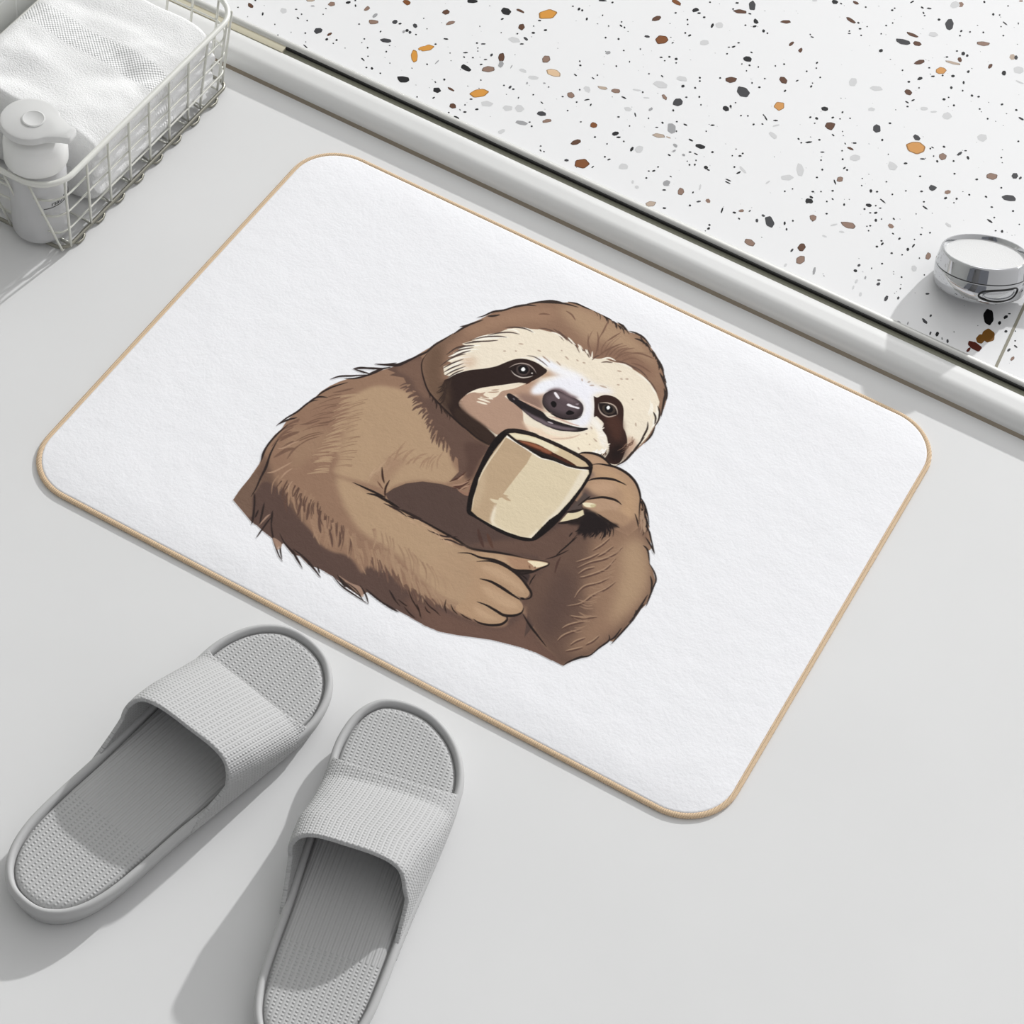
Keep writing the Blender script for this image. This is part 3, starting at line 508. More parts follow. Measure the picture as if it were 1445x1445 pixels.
CHIPCOL = {'k': (34, 34, 36), 'K': (66, 66, 69), 'b': (96, 66, 50), 'B': (128, 78, 42), 'o': (208, 150, 86), 'O': (214, 150, 66), 't': (144, 118, 104),
           'p': (222, 190, 154), 'g': (208, 208, 209), 'G': (160, 160, 162), 'n': (186, 168, 152), 'x': (122, 82, 30), 'y': (86, 34, 20), 'z': (12, 12, 14)}
CHIPREG = {'T1': (320, 0, .19377), 'T2': (560, 0, .19377), 'T3': (800, 0, .19377), 'T4': (1040, 0, .19377), 'T5': (1245, 0, 200/850), 'T6': (860, 200, .19377), 'T7': (1080, 200, .19377), 'T8': (1245, 430, 200/1445)}
# view: centre x, centre y, length, width, tilt in degrees (picture, y down), colour
CHIPS = '''
T1: 172,40,50,30,40,b 262,102,28,14,100,k 36,145,34,18,20,G 412,80,66,50,10,g 610,0,70,28,5,n 765,30,62,44,-10,t 1022,64,56,32,-30,t 1080,112,50,28,-30,G 1070,160,90,40,5,t 1312,18,62,40,10,B 670,222,78,46,-10,K 750,248,50,22,-25,b 728,286,24,18,-20,k 574,338,50,10,42,k 1160,297,104,38,8,K 1226,160,46,34,-20,K 1262,172,26,14,-10,k 1372,188,40,34,50,K 1312,222,26,22,0,k 1290,230,26,20,-40,G 1334,236,24,22,60,K 885,18,36,20,-10,k 938,42,20,12,80,k 1366,412,94,56,95,O 1284,578,100,50,8,k 990,432,44,12,38,k 1425,352,70,36,-15,O 506,68,20,9,0,k 518,132,22,12,40,k 963,176,18,9,0,k 626,44,30,10,0,G
T1: 82,54,14,10,0,k 230,230,16,16,0,k 272,238,14,12,0,k 350,178,10,10,0,k 372,256,10,10,0,k 545,104,12,12,0,K 586,150,12,12,0,k 572,242,14,12,0,k 800,292,16,16,0,k 776,316,12,10,0,k 702,104,10,10,0,k 722,62,12,10,0,k 1120,230,16,10,-50,k 1026,348,14,14,0,k 1162,376,14,14,0,k 1028,410,12,10,0,k 1017,492,16,12,0,k 1058,498,22,18,60,k 1118,534,14,12,0,k 1002,284,14,12,0,k 984,310,10,8,0,k 1188,460,10,10,0,k 1306,718,12,12,0,k 1386,706,12,12,0,k 208,4,16,10,0,k 936,4,16,12,0,k 1378,252,14,12,0,k 152,122,10,10,0,G 468,236,10,10,0,G 576,306,8,8,0,k 1186,332,12,8,0,k
T2: 548,8,96,34,4,k 360,88,62,40,5,b 390,168,74,30,-15,t 795,82,76,54,10,k 896,78,66,20,26,b 908,196,54,50,0,b 1100,102,146,70,-8,O 1326,66,26,20,-50,k 1350,76,18,16,0,k 1384,138,22,16,-70,k 222,350,106,46,-10,O 358,284,44,14,8,k 500,496,94,46,28,k 665,502,108,50,0,t 762,418,64,56,90,b 760,466,54,42,100,G 1086,432,72,60,0,t 1146,530,120,60,18,p 996,566,90,32,6,g 918,512,60,30,20,g 292,658,78,54,8,k 396,650,70,20,30,b 600,675,146,70,-8,O 408,770,54,46,0,b 436,856,48,16,26,k 655,755,100,46,8,g 804,788,94,48,8,g 894,790,66,72,-40,g 1054,826,72,38,5,K 1092,882,70,30,-10,t 908,896,92,34,8,G 764,958,74,34,-30,g 1266,694,66,44,0,t 1386,650,60,42,35,g 1305,1036,80,38,-22,b 1348,1192,116,72,0,B 1434,910,56,46,10,B 1236,1168,36,20,5,K 855,288,96,44,10,g 938,282,44,20,35,K 292,452,50,10,-45,G
T2: 566,100,0,0,0,k 768,138,26,12,-25,k 1040,150,26,12,0,k 1082,220,26,16,0,k 994,240,28,16,0,k 1282,46,16,10,0,k 910,320,32,10,0,k 878,246,14,12,0,k 632,320,42,12,0,K 584,314,18,12,0,k 645,434,28,10,0,k 690,400,26,18,-50,K 500,384,36,10,-5,k 490,416,16,10,50,k 614,470,24,12,-10,k 554,420,16,12,0,k 590,350,12,10,0,k 590,372,10,10,0,k 282,322,18,12,0,k 220,468,14,14,0,k 268,712,24,12,-30,k 540,722,24,12,0,k 582,796,26,14,0,k 495,816,28,14,5,k 378,820,14,12,0,k 496,764,12,12,0,k 476,890,16,12,0,k 460,800,14,8,60,k 346,580,16,16,0,k 612,584,12,12,0,k 280,598,18,10,40,k 824,636,30,18,-45,K 848,650,20,14,0,K 1384,726,46,12,-12,k 1412,764,22,12,-60,k 1300,546,28,10,35,k 1332,446,12,12,0,k 1336,476,20,14,0,k 1430,570,26,10,30,K 1340,888,16,10,0,k 1400,1318,18,18,0,k 1046,1096,20,10,50,k 1072,1104,14,10,40,k 1048,1064,16,10,0,K 1056,748,26,8,40,k 994,690,14,12,0,k 982,920,16,14,0,k 966,890,18,10,0,k 1074,606,20,12,0,G 1106,634,12,10,0,k 886,712,16,10,-60,k 948,606,20,14,80,G 798,1040,16,14,0,G 832,1050,16,10,0,G 780,622,14,12,0,K 1332,654,12,14,0,k 834,486,30,8,-60,G 220,210,10,10,0,k 388,386,10,10,0,k 394,442,8,8,0,k 196,134,10,10,0,k 604,192,8,10,0,k 760,238,10,10,0,k 996,190,10,10,0,k 148,706,10,10,0,k 68,718,10,12,0,k 1208,704,18,12,0,k 1244,806,14,12,0,k 1310,744,14,12,0,k 140,252,10,10,0,k
T3: 40,46,0,0,0,k 260,4,70,16,4,k 798,18,80,38,28,B 655,134,84,42,-22,b 696,290,116,72,0,B 585,266,40,20,5,K 936,72,54,34,-12,k 962,96,30,14,0,k 1058,186,42,20,-60,k 1112,184,62,54,0,g 1352,38,60,80,5,K 1265,84,110,32,4,b 1332,100,26,12,15,k 1376,156,46,34,40,k 1366,192,32,16,-10,k 1000,310,82,50,5,g 1312,430,70,48,0,k 1192,582,94,48,0,b 1282,672,110,80,22,K 808,742,86,60,5,K 686,614,116,54,15,g 710,708,56,30,50,t 845,628,28,20,0,k 838,574,92,34,10,g 1158,790,54,38,25,k 1192,774,22,16,80,k 208,914,84,44,35,b 352,974,56,32,-10,k 376,1000,32,14,0,k 472,1088,42,22,-60,k 526,1086,60,52,0,g 765,934,92,62,90,G 672,988,110,38,8,n 740,1002,44,12,20,n 970,1066,90,36,18,k 902,1020,36,14,25,k 412,1214,84,52,0,g 724,1334,66,46,0,G 830,1394,56,52,-40,t 355,664,82,36,8,t 258,640,74,26,12,n 148,652,56,36,40,g 446,796,62,42,10,g 415,710,50,14,24,k 300,384,42,26,-20,G 610,796,40,20,-30,G 498,836,38,12,72,K 145,726,44,12,-8,k 175,764,22,14,-50,k 1012,1220,36,30,30,k 1280,1236,90,22,45,g 1250,1258,38,14,-25,k 1176,1312,48,12,25,k 1172,1330,52,10,26,k 862,908,32,12,25,k 1060,912,34,12,0,k 940,1122,36,10,28,k 788,1060,44,26,30,G 780,1100,30,14,-30,G 510,656,70,12,8,g 580,712,60,8,5,g
T3: 84,62,30,22,-40,k 108,76,18,18,0,k 147,138,22,18,-60,k 394,188,24,14,40,k 420,200,16,12,40,k 398,160,14,12,0,k 260,112,12,12,0,k 304,190,10,12,0,k 376,284,18,16,30,k 414,368,14,12,0,k 282,274,16,14,0,k 535,358,12,12,0,k 770,312,18,10,-30,k 792,94,18,12,0,k 878,144,14,14,0,k 880,178,12,12,0,k 862,240,16,14,0,k 894,258,28,14,-25,k 1000,126,20,16,0,k 686,418,26,12,0,k 746,414,18,14,0,k 796,430,26,18,0,k 712,442,14,10,0,k 796,458,14,12,0,k 694,556,22,12,40,k 1116,568,18,14,0,k 968,566,18,16,0,k 968,590,18,14,0,k 934,640,16,16,0,k 964,706,16,16,0,k 870,708,20,12,0,K 1214,340,30,14,-20,k 1180,344,18,10,0,k 1166,392,14,12,0,k 1250,312,20,12,0,k 1344,382,20,12,20,k 1330,476,18,14,30,k 1274,466,12,10,0,k 1394,488,12,14,0,k 1308,516,12,12,0,k 1348,604,12,16,0,k 1402,636,20,14,0,k 1300,184,16,12,0,k 1210,66,16,12,0,k 1240,22,28,12,0,k 1228,748,12,12,0,k 1042,16,16,12,0,k 976,764,12,12,0,k 774,804,16,18,0,k 594,862,12,12,0,k 204,998,18,14,0,k 104,888,18,12,0,k 96,478,24,16,10,k 92,446,16,14,0,k 62,546,30,12,35,k 192,570,26,10,15,k 456,450,10,14,0,k 360,482,14,14,0,k 222,548,12,12,0,k 598,538,12,12,0,k 552,672,14,14,0,k 376,852,22,10,0,k 456,918,12,12,0,k 696,894,18,16,50,k 654,928,26,10,5,K 414,1030,16,14,0,k 292,1048,12,12,0,k 276,1142,16,14,0,k 306,1162,28,12,-20,k 188,1216,24,10,-40,k 210,1332,26,20,0,k 160,1318,18,16,0,k 632,1244,28,14,-20,k 596,1246,16,10,0,k 664,1216,16,12,0,k 578,1296,16,14,0,k 745,1130,24,12,25,k 896,1108,22,12,0,k 940,1168,12,12,0,k 892,1200,16,14,0,k 932,1200,16,16,0,k 876,1174,10,10,0,k 1060,1108,20,16,0,k 1030,1238,26,12,20,k 1204,1134,12,12,0,k 1280,1118,16,14,0,k 1260,1136,26,14,0,k 1220,1216,16,14,0,k 1232,1086,10,10,0,k 1318,844,14,14,0,k 1268,842,14,12,0,k 1360,906,18,14,-20,k 1424,904,18,12,20,k 1014,956,12,12,0,k 708,1384,28,12,0,k 756,1286,18,8,30,k 918,1402,16,12,-40,k 1432,226,24,22,30,k 332,18,18,16,0,k 800,886,16,12,0,K 798,956,12,14,0,K
T4: 110,0,0,0,0,k 712,14,50,34,5,k 866,20,46,22,30,b 1275,14,36,12,-30,k 358,158,94,30,4,b 395,320,52,24,-45,b 462,366,44,34,-45,b 830,148,78,30,32,b 1212,306,118,42,14,K 1312,318,64,34,12,b 1275,254,106,24,20,b 1325,454,80,36,-15,b 1048,370,32,24,-20,k 1332,572,46,26,-15,k 1246,670,66,50,25,b 335,582,76,52,35,b 310,774,84,66,10,o 640,794,62,40,12,k 678,918,78,66,0,b 1014,936,66,74,5,K 1306,1072,150,96,14,o 1312,1002,68,44,35,K 844,598,70,62,-10,g 1010,642,104,40,6,g 978,794,60,28,5,g 262,986,70,38,38,g 858,1150,84,50,0,g 1132,1210,76,64,20,g 460,1236,56,100,-5,g 366,1294,112,46,0,g 750,1306,46,52,20,t 712,1324,44,12,66,k 825,1082,56,18,25,b 524,1036,54,18,-5,k 1424,1370,62,46,0,K 210,862,46,12,60,k 282,878,36,12,0,k 285,914,54,14,-10,g 1362,790,54,26,5,g 1430,250,70,40,8,g 565,4,50,14,0,g 224,1328,44,14,-35,g
T4: 1350,56,26,12,30,k 1400,62,40,14,5,K 1358,94,20,12,60,k 1366,114,14,12,0,k 884,166,18,14,30,k 948,194,12,10,0,k 896,210,22,14,0,k 818,226,14,12,0,k 818,244,24,10,0,K 904,258,14,14,0,k 938,52,16,14,0,k 758,26,20,12,30,k 1130,74,20,14,0,k 1148,60,14,12,0,k 1086,186,16,12,0,k 1134,168,12,12,0,k 1050,246,12,12,0,k 534,252,16,10,50,k 548,270,26,10,20,k 198,228,30,20,25,k 222,242,14,12,0,k 582,458,22,14,-40,k 578,496,12,12,0,k 508,520,14,14,0,k 606,564,14,14,0,k 540,630,20,14,-50,k 550,606,10,10,0,k 438,588,24,10,-25,k 350,662,24,14,-50,k 280,480,12,12,0,k 343,468,16,14,0,k 202,572,14,12,0,k 1206,512,14,12,0,k 1252,596,22,16,0,k 1400,494,18,12,0,k 1428,556,30,14,0,k 1326,640,12,12,0,k 1238,744,32,12,30,k 1282,730,28,12,-25,k 1242,776,18,12,0,k 1156,800,8,8,0,k 768,818,16,16,0,k 698,856,24,14,-20,k 750,866,14,10,0,k 824,862,14,12,0,k 580,862,26,20,20,k 534,854,20,14,-20,k 566,898,14,10,0,k 700,984,24,12,40,k 768,958,10,10,0,k 600,1018,20,14,0,k 448,1012,18,14,40,k 468,1040,16,12,0,k 856,1042,36,12,0,k 788,1046,16,10,50,k 766,1098,14,12,0,k 622,1108,32,12,0,K 612,1166,14,14,0,k 770,1160,16,16,0,k 782,1224,28,12,-35,k 802,1238,16,14,0,k 622,1236,16,16,0,k 582,1292,18,14,0,k 404,1376,14,12,0,k 348,1394,14,14,0,k 552,1396,22,14,0,k 612,1396,12,12,0,k 696,1390,20,14,0,k 974,1390,22,26,0,k 1020,1396,20,14,0,k 1132,1416,14,14,0,k 1088,1324,14,12,0,k 912,1300,12,10,0,k 908,1352,12,10,0,k 1334,1284,16,14,0,k 1344,1394,24,14,0,k 1230,1390,12,12,0,k 1228,1190,30,14,0,k 1352,1158,38,12,5,K 1058,1020,18,18,0,k 1114,898,22,14,0,k 1102,1124,10,10,0,k 1424,1074,24,10,30,k 1408,1082,16,14,0,k 122,906,18,14,-30,k 186,902,20,14,20,k 194,838,20,10,50,k 80,846,16,12,0,k 70,516,12,10,0,k
T5: 404,150,54,86,4,K 470,28,36,32,-30,t 436,30,60,46,-20,g 315,204,80,36,0,g 340,118,20,16,0,k 605,262,86,30,8,t 780,342,36,36,0,n 802,346,22,30,0,K 648,396,42,22,-50,b 730,438,26,30,20,k 418,376,116,18,15,n 465,358,36,26,60,b 350,424,72,44,-15,o 820,420,70,50,15,g 230,472,34,22,-15,k 386,694,66,44,-15,g 596,826,68,48,5,g 360,940,54,44,10,t 464,922,38,18,-35,K 514,946,16,24,-20,k 656,1058,86,42,12,t 795,1056,40,38,0,K 828,1068,24,14,-40,K 764,1190,94,40,8,K 318,1130,66,46,0,K 392,1152,38,24,-15,t 60,996,62,56,20,g 256,1244,46,12,35,k 52,1356,38,28,40,t 645,1326,44,12,38,k 395,1350,50,18,32,g 736,140,42,10,38,k 834,712,40,12,30,k 824,492,60,10,25,g 250,650,44,28,0,g 308,670,40,10,0,g
T5: 486,322,24,26,0,k 510,334,16,16,0,k 474,186,18,12,-50,k 466,214,12,12,0,k 526,192,12,10,0,k 606,194,12,12,0,k 612,12,14,16,0,k 666,86,16,16,0,k 704,90,10,10,0,k 726,214,14,10,0,k 754,36,10,10,0,k 712,160,10,8,0,k 388,342,20,10,0,k 448,306,16,10,0,k 516,430,20,16,-40,k 424,456,22,18,0,k 488,496,14,22,0,k 414,526,16,18,0,k 370,596,20,14,0,k 398,584,12,10,0,k 430,632,14,14,0,k 482,544,12,12,0,k 538,574,18,14,20,k 578,580,16,12,0,k 718,626,18,12,-20,k 804,660,16,12,0,k 584,654,14,10,0,k 632,712,12,12,0,k 362,452,14,12,0,k 303,460,26,12,0,k 284,406,14,12,0,k 370,880,18,12,20,k 500,904,18,8,0,k 428,966,14,12,0,k 330,968,14,18,-30,k 308,936,10,10,0,k 434,1042,14,12,0,k 566,1076,18,12,0,k 714,1126,14,12,0,k 522,1168,14,12,0,k 622,1180,18,12,30,k 446,1192,14,14,0,k 380,1188,20,16,-20,k 430,1216,10,8,0,k 656,1242,18,10,10,k 784,1266,14,12,0,k 718,1388,16,18,0,k 680,1384,14,8,0,k 672,1304,12,10,0,k 250,1210,14,10,0,k 286,1396,12,12,0,k 232,1406,14,12,0,k 234,1148,18,12,10,k 228,1056,14,12,0,k 816,848,14,12,0,k 714,946,12,10,0,k 816,140,10,10,0,k 44,740,16,12,0,k 822,1346,10,10,0,k 832,6,28,10,0,t
T6: 296,452,88,50,-5,n 400,526,84,46,25,g 414,302,66,48,0,G 520,362,56,56,-45,t 718,430,40,30,30,t 650,436,36,14,-10,K 820,500,46,14,-70,k 910,516,28,16,15,k 962,502,46,24,-10,t 1168,588,74,112,-28,K 1120,538,28,18,30,K 1074,574,24,32,0,K 1020,736,86,54,25,t 1400,770,56,80,25,b 1390,860,76,60,-50,t 1330,790,34,16,-50,K 1276,594,16,28,0,k 1290,638,14,20,0,k 1440,432,30,40,0,k 400,484,28,14,0,k 586,464,18,16,0,k 606,370,20,14,-50,k 722,632,24,18,-20,k 728,606,18,16,0,K 400,350,28,14,0,k 944,560,20,12,40,k 1022,504,20,10,-40,k 1336,576,14,16,0,k 540,96,24,18,20,G 660,330,14,44,10,g 200,330,30,26,0,g 170,292,20,26,0,g
T7: 324,434,62,40,18,k 334,404,30,18,25,k 348,556,60,54,35,t 605,606,114,48,14,t 756,464,52,26,5,k 856,432,58,14,40,k 804,518,28,16,-10,k 722,490,18,16,0,k 764,518,18,10,0,k 836,484,22,10,0,k 804,466,16,12,0,k 804,572,22,24,0,k 846,564,12,12,0,k 936,562,22,12,40,k 915,612,50,36,30,t 768,358,26,30,0,k 814,364,18,12,-20,k 346,364,24,14,0,k 490,356,20,14,0,k 448,436,14,14,0,k 490,418,18,12,30,k 446,524,18,14,0,k 574,458,16,20,0,k 926,384,14,14,0,k 882,290,14,14,0,k 976,706,22,14,-40,k 930,670,20,12,35,k 852,744,28,16,-45,k 846,722,18,14,0,k 812,764,20,16,0,k 1038,784,24,24,0,k 1078,758,32,14,-50,k 1086,712,12,12,0,k 1132,676,16,14,0,k 1200,664,16,14,0,k 920,812,22,14,0,k 996,824,14,12,0,k 850,888,16,14,0,k 1186,832,56,44,-50,t 1082,924,44,48,0,g 1122,848,12,12,0,k 740,616,12,10,0,k 764,612,16,12,0,k 752,648,14,12,0,k 656,940,30,22,20,k 682,900,24,18,-40,K 728,990,14,30,15,G 664,1016,18,36,25,g 824,1036,30,24,-30,K 828,1008,28,12,0,K 880,1142,28,46,25,K 968,1138,18,26,20,K 692,1112,24,38,20,g 356,940,22,60,15,G 146,900,20,34,30,g 992,986,14,14,0,k 1158,970,12,12,0,k 934,946,12,10,0,G 984,1070,14,14,0,K 774,922,10,16,0,K 1180,1108,34,14,0,K 640,1062,14,34,20,g 1098,526,10,10,0,k 700,318,12,10,0,k 1330,604,50,24,35,g 500,606,60,16,-10,g 430,688,40,14,20,g 556,656,40,14,10,g 1130,362,20,12,0,k 1026,356,12,10,0,k
T8: 436,172,70,36,35,K 494,112,30,22,-50,K 560,298,34,56,20,k 490,292,20,40,20,K 610,346,20,34,0,G 666,370,24,44,0,K 1082,130,104,170,-3,z 1196,186,36,44,10,z 1256,126,60,34,-30,k 1296,92,30,14,0,k 1074,310,140,160,-58,x 1000,350,120,100,-50,x 940,425,160,90,25,y 910,400,80,70,0,y 1260,272,36,26,0,k 1356,270,14,16,0,k 1356,368,20,14,0,k 1358,424,44,18,35,K 1290,462,44,24,-40,K 1326,550,70,30,-45,t 880,460,30,60,40,y 420,150,40,20,30,K 170,176,40,16,30,G 260,190,16,40,20,G
'''
def chaikin(P):
    P = np.array(P); Q = np.roll(P, -1, 0); return [tuple(q) for ab in zip(P*.87+Q*.13, P*.13+Q*.87) for q in ab]
# ---------------------------------------------------------------- light: even room light and low sun from beyond the shower
w = bpy.data.worlds.new('world'); bpy.context.scene.world = w; w.use_nodes = True
bg = w.node_tree.nodes['Background']
class _W: node_tree = w.node_tree
tc = nd(_W, 'ShaderNodeTexCoord'); sx = nd(_W, 'ShaderNodeSeparateXYZ'); lk(_W, tc.outputs['Generated'], sx.inputs[0])
bg.inputs['Color'].default_value = (1, 1, 1, 1)
lk(_W, mth(_W, 'MULTIPLY', mth(_W, 'MULTIPLY_ADD', sx.outputs[1], GRAD, 1.), WORLD), bg.inputs['Strength'])   # room light made brighter towards the far side
sd = bpy.data.lights.new('sun', 'SUN'); sun = bpy.data.objects.new('sun', sd); C.objects.link(sun)
sd.energy = SUNE; sd.angle = math.radians(1.2); sd.color = (1, 1, .995)
sun.rotation_euler = Vector(SUND).to_track_quat('-Z', 'Y').to_euler(); sun.location = (.8, 1.6, 1.2)
ad = bpy.data.lights.new('far_fill_light', 'AREA'); al = bpy.data.objects.new('far_fill_light', ad); C.objects.link(al)  # added fill lamp that brightens the far floor, no window there
ad.shape = 'RECTANGLE'; ad.size = 1.1; ad.size_y = 1.0; ad.energy = AREAW; al.location = (-.3, 2.0, 1.65)
al.rotation_euler = (Vector((-.1, .1, 0))-Vector((-.3, 2.0, 1.65))).to_track_quat('-Z', 'Y').to_euler()
# ---------------------------------------------------------------- setting
m_floor = mat('floor_plaster', (223, 223, 223), .55, Specular_IOR_Level=.3)
mottled(m_floor, (223, 223, 223), 5., .02, 4)
fx0, fx1 = -.57, 1.6
o = obj('floor', *box(fx0, -1.9, -.03, fx1, .262, 0), m_floor, smooth=False); tag(o, kind='structure')
m_wall = mat('wall_tile', (196, 198, 194), .3)
bt = nd(m_wall, 'ShaderNodeTexBrick', offset=0.0); bt.inputs['Color1'].default_value = (*lin((212, 213, 209)), 1); bt.inputs['Color2'].default_value = (*lin((218, 219, 216)), 1)
bt.inputs['Mortar'].default_value = (*lin((226, 227, 224)), 1); bt.inputs['Scale'].default_value = 1.; bt.inputs['Mortar Size'].default_value = .0012; bt.inputs['Brick Width'].default_value = .03; bt.inputs['Row Height'].default_value = .03
mp = nd(m_wall, 'ShaderNodeCombineXYZ'); so = nd(m_wall, 'ShaderNodeSeparateXYZ'); lk(m_wall, nd(m_wall, 'ShaderNodeTexCoord').outputs['Object'], so.inputs[0])
lk(m_wall, so.outputs[1], mp.inputs[0]); lk(m_wall, so.outputs[2], mp.inputs[1]); lk(m_wall, mp.outputs[0], bt.inputs['Vector'])
lk(m_wall, bt.outputs['Color'], m_wall.node_tree.nodes['Principled BSDF'].inputs['Base Color']); bump(m_wall, bt.outputs['Fac'], -.001)
o = obj('wall_left', *box(fx0-.06, -1.9, -.03, fx0, 1.7, 2.4), m_wall, smooth=False); tag(o, kind='structure')
m_back = mat('added_wall_slate', (92, 94, 100), .8)
o = obj('added_back_wall', *box(fx0-.06, -1.96, -.03, fx1, -1.9, 2.4), m_back, smooth=False); tag(o, kind='structure')  # unseen wall added so the chrome has something dark to reflect
m_door = mat('added_door_black', (22, 22, 24), .5)
dr = obj('added_black_door', *box(-.05, -1.898, .001, .55, -1.862, 2.05), m_door, smooth=False); tag(dr, kind='structure')  # unseen black door added as a dark stripe in the chrome reflections
o = obj('added_door_handle', *tube([(.02, -1.862, 1.0), (.02, -1.82, 1.0), (.12, -1.82, 1.0)], .009, 10), mat('added_handle_steel', (190, 190, 190), .3, 1.), dr)  # handle of the added door
# curb with rounded front, caulk joint, track slot and lip
m_curb = mat('curb_enamel', (224, 224, 223), .28, Coat_Weight=.25)
m_caulk = mat('caulk', (150, 139, 124), .8)
m_slot = mat('track_floor', (128, 128, 112), .6)
m_black = mat('track_shade_black', (20, 20, 19), .7)
m_lip = mat('track_lip_metal', (196, 196, 192), .45, .45)
ang = np.radians(np.linspace(180, 90, 14))
front = [(.2600, -.012), (.2600, .0045)]+[(.2725+.0125*math.cos(a), .0050+.0103*math.sin(a)) for a in ang]
prof = front+[(.2795, .0158), (.2868, .0161), (.2880, .0155), (.2882, .010), (.2882, -.012)]
curb = obj('shower_curb', *extrude_profile(prof, fx0, fx1, nx=2), m_curb); sharp(curb); tag(curb, kind='structure')
o = obj('caulk_joint', *extrude_profile([(.2572, 0.), (.2580, .0006), (.2600, .0022), (.2604, .0022), (.2604, -.002), (.2572, -.002)], fx0, fx1), m_caulk, curb); recalc(o)
o = obj('track_floor', *box(fx0, .2881, -.01, fx1, .2962, .0143), m_slot, curb, False)
o = obj('track_shade_strip', *box(-.384, .2946, .0138, fx1, .2962, .0170), m_black, curb, False)  # black strip paints the shade on the groove's far wall under the lip
o = obj('track_filler', *extrude_profile([(.2881, .010), (.2881, .0166), (.2920, .0172), (.2960, .0168), (.2960, .010)], fx0, -.384), mat('old_sealant', (196, 190, 168), .7), curb); sharp(o)
lp = [(.2960, .004), (.2960, .0168)]+[(.3000+.0040*math.cos(a), .0162+.0028*math.sin(a)) for a in np.linspace(PI*.95, 0.05*PI, 9)]+[(.3044, .0145), (.3044, .004)]
o = obj('track_lip', *extrude_profile(lp, fx0, fx1), m_lip, curb); sharp(o, 50)
# terrazzo shower floor, chips laid into the slab as faces of the same mesh
TZ = .0142
verts, faces = box(fx0, .3040, -.02, fx1, 1.7, TZ); fcol = [(236, 236, 237)]*6
rnd = random.Random(11); placed = []
for ln_ in CHIPS.strip().splitlines():
    key, rest = ln_.split(':'); ox, oy, s_ = CHIPREG[key]
    for tok in rest.split():
        a = tok.split(',')
        cx_, cy_, L_, W_, an = map(float, a[:5])
        if L_ == 0: continue
        L_ *= .97; W_ *= .97
        px, py = ox+cx_*s_, oy+cy_*s_
        if any(abs(px-q[0]) < max(2.5, .35*q[2]) and abs(py-q[1]) < max(2.5, .35*q[2]) and q[3] != key and L_*s_ < q[2]*1.6 for q in placed): continue
        placed.append((px, py, L_*s_, key))
        big = L_ > 40; n = rnd.choice((5, 6, 6, 7)) if big else 6; pts = []
        ph = rnd.random()*6.3
        for i in range(n):
            t = 2*PI*i/n+ph; jr = 1+(rnd.uniform(-.24, .14) if big else rnd.uniform(-.12, .12))
            sq = 1/((abs(math.cos(t))**2.6+abs(math.sin(t))**2.6)**(1/2.6))
            u, v = L_*s_/2*math.cos(t)*jr*sq, W_*s_/2*math.sin(t)*jr*sq
            c_, q_ = math.cos(math.radians(an)), math.sin(math.radians(an))
            pts.append((px+u*c_-v*q_, py+u*q_+v*c_))
        pts = chaikin(pts) if big else pts
        W = flv(pts, TZ); zz = TZ+.00004+.000002*(len(placed) % 40)
        if W[:, 1].min() < .3050: continue
        col = np.array(CHIPCOL[a[5]], float)
        if big and a[5] in 'bBoOtnp':      # darker rim of the stone
            cen = W.mean(0); rim = np.array(cen)+(W-cen)*1.0; core = cen+(W-cen)*.86
            b0 = len(verts); verts += [(p[0], p[1], zz) for p in rim]; faces.append(tuple(range(b0, b0+len(rim)))[::-1]); fcol.append(col*.74)
            b0 = len(verts); verts += [(p[0], p[1], zz+.00003) for p in core]; faces.append(tuple(range(b0, b0+len(core)))[::-1]); fcol.append(col)
        else:
            b0 = len(verts); verts += [(p[0], p[1], zz) for p in W]; faces.append(tuple(range(b0, b0+len(W)))[::-1]); fcol.append(col)
def near_chip(p):
    return any(abs(p[0]-q[0]) < q[2]*.5+3 and abs(p[1]-q[1]) < q[2]*.5+3 for q in placed[:400])
for k in range(2300):                      # fine grains over the slab, also beyond the frame
    x, y = rnd.uniform(fx0+.01, 1.3), rnd.uniform(.307, 1.3); r_ = rnd.choice((.0004, .0005, .0006, .0007)); col = rnd.choice(((40, 40, 42), (60, 60, 62), (190, 190, 192), (198, 198, 198), (205, 205, 206)))
    n = 5; b0 = len(verts); verts += [(x+r_*rnd.uniform(.7, 1.5)*math.cos(2*PI*i/n), y+r_*rnd.uniform(.7, 1.2)*math.sin(2*PI*i/n), TZ+.00003) for i in range(n)]; faces.append(tuple(range(b0, b0+n))); fcol.append(col)
for k in range(1100):                       # stones beyond the part the photograph shows
    x, y = rnd.uniform(fx0+.02, 1.4), rnd.uniform(.32, 1.5)
    q = MW.T @ (np.array([x, y, TZ])-CAM); u, v = q[0]/q[2]*FPX+CX, q[1]/q[2]*FPX+CY
    if -15 < u < 1460 and -15 < v < 1460: continue
    col = np.array(CHIPCOL[rnd.choice('kkKbbBtogGG')], float); L_ = rnd.uniform(.001, .0065); n = 7; an = rnd.random()*6.3
    b0 = len(verts)
    for i in range(n):
        t = 2*PI*i/n; a_, b_ = L_*math.cos(t)*rnd.uniform(.8, 1.1), L_*.55*math.sin(t)*rnd.uniform(.8, 1.1)
        verts.append((x+a_*math.cos(an)-b_*math.sin(an), y+a_*math.sin(an)+b_*math.cos(an), TZ+.00005))
    faces.append(tuple(range(b0, b0+n))); fcol.append(col)
m_ter = mat('terrazzo', (235, 235, 236), .5, Specular_IOR_Level=.12)
at = nd(m_ter, 'ShaderNodeAttribute', attribute_name='chip_colour'); lk(m_ter, at.outputs['Color'], m_ter.node_tree.nodes['Principled BSDF'].inputs['Base Color'])
ter = obj('shower_floor', verts, faces, m_ter, smooth=False); tag(ter, kind='structure')
ca = ter.data.attributes.new('chip_colour', 'FLOAT_COLOR', 'FACE')
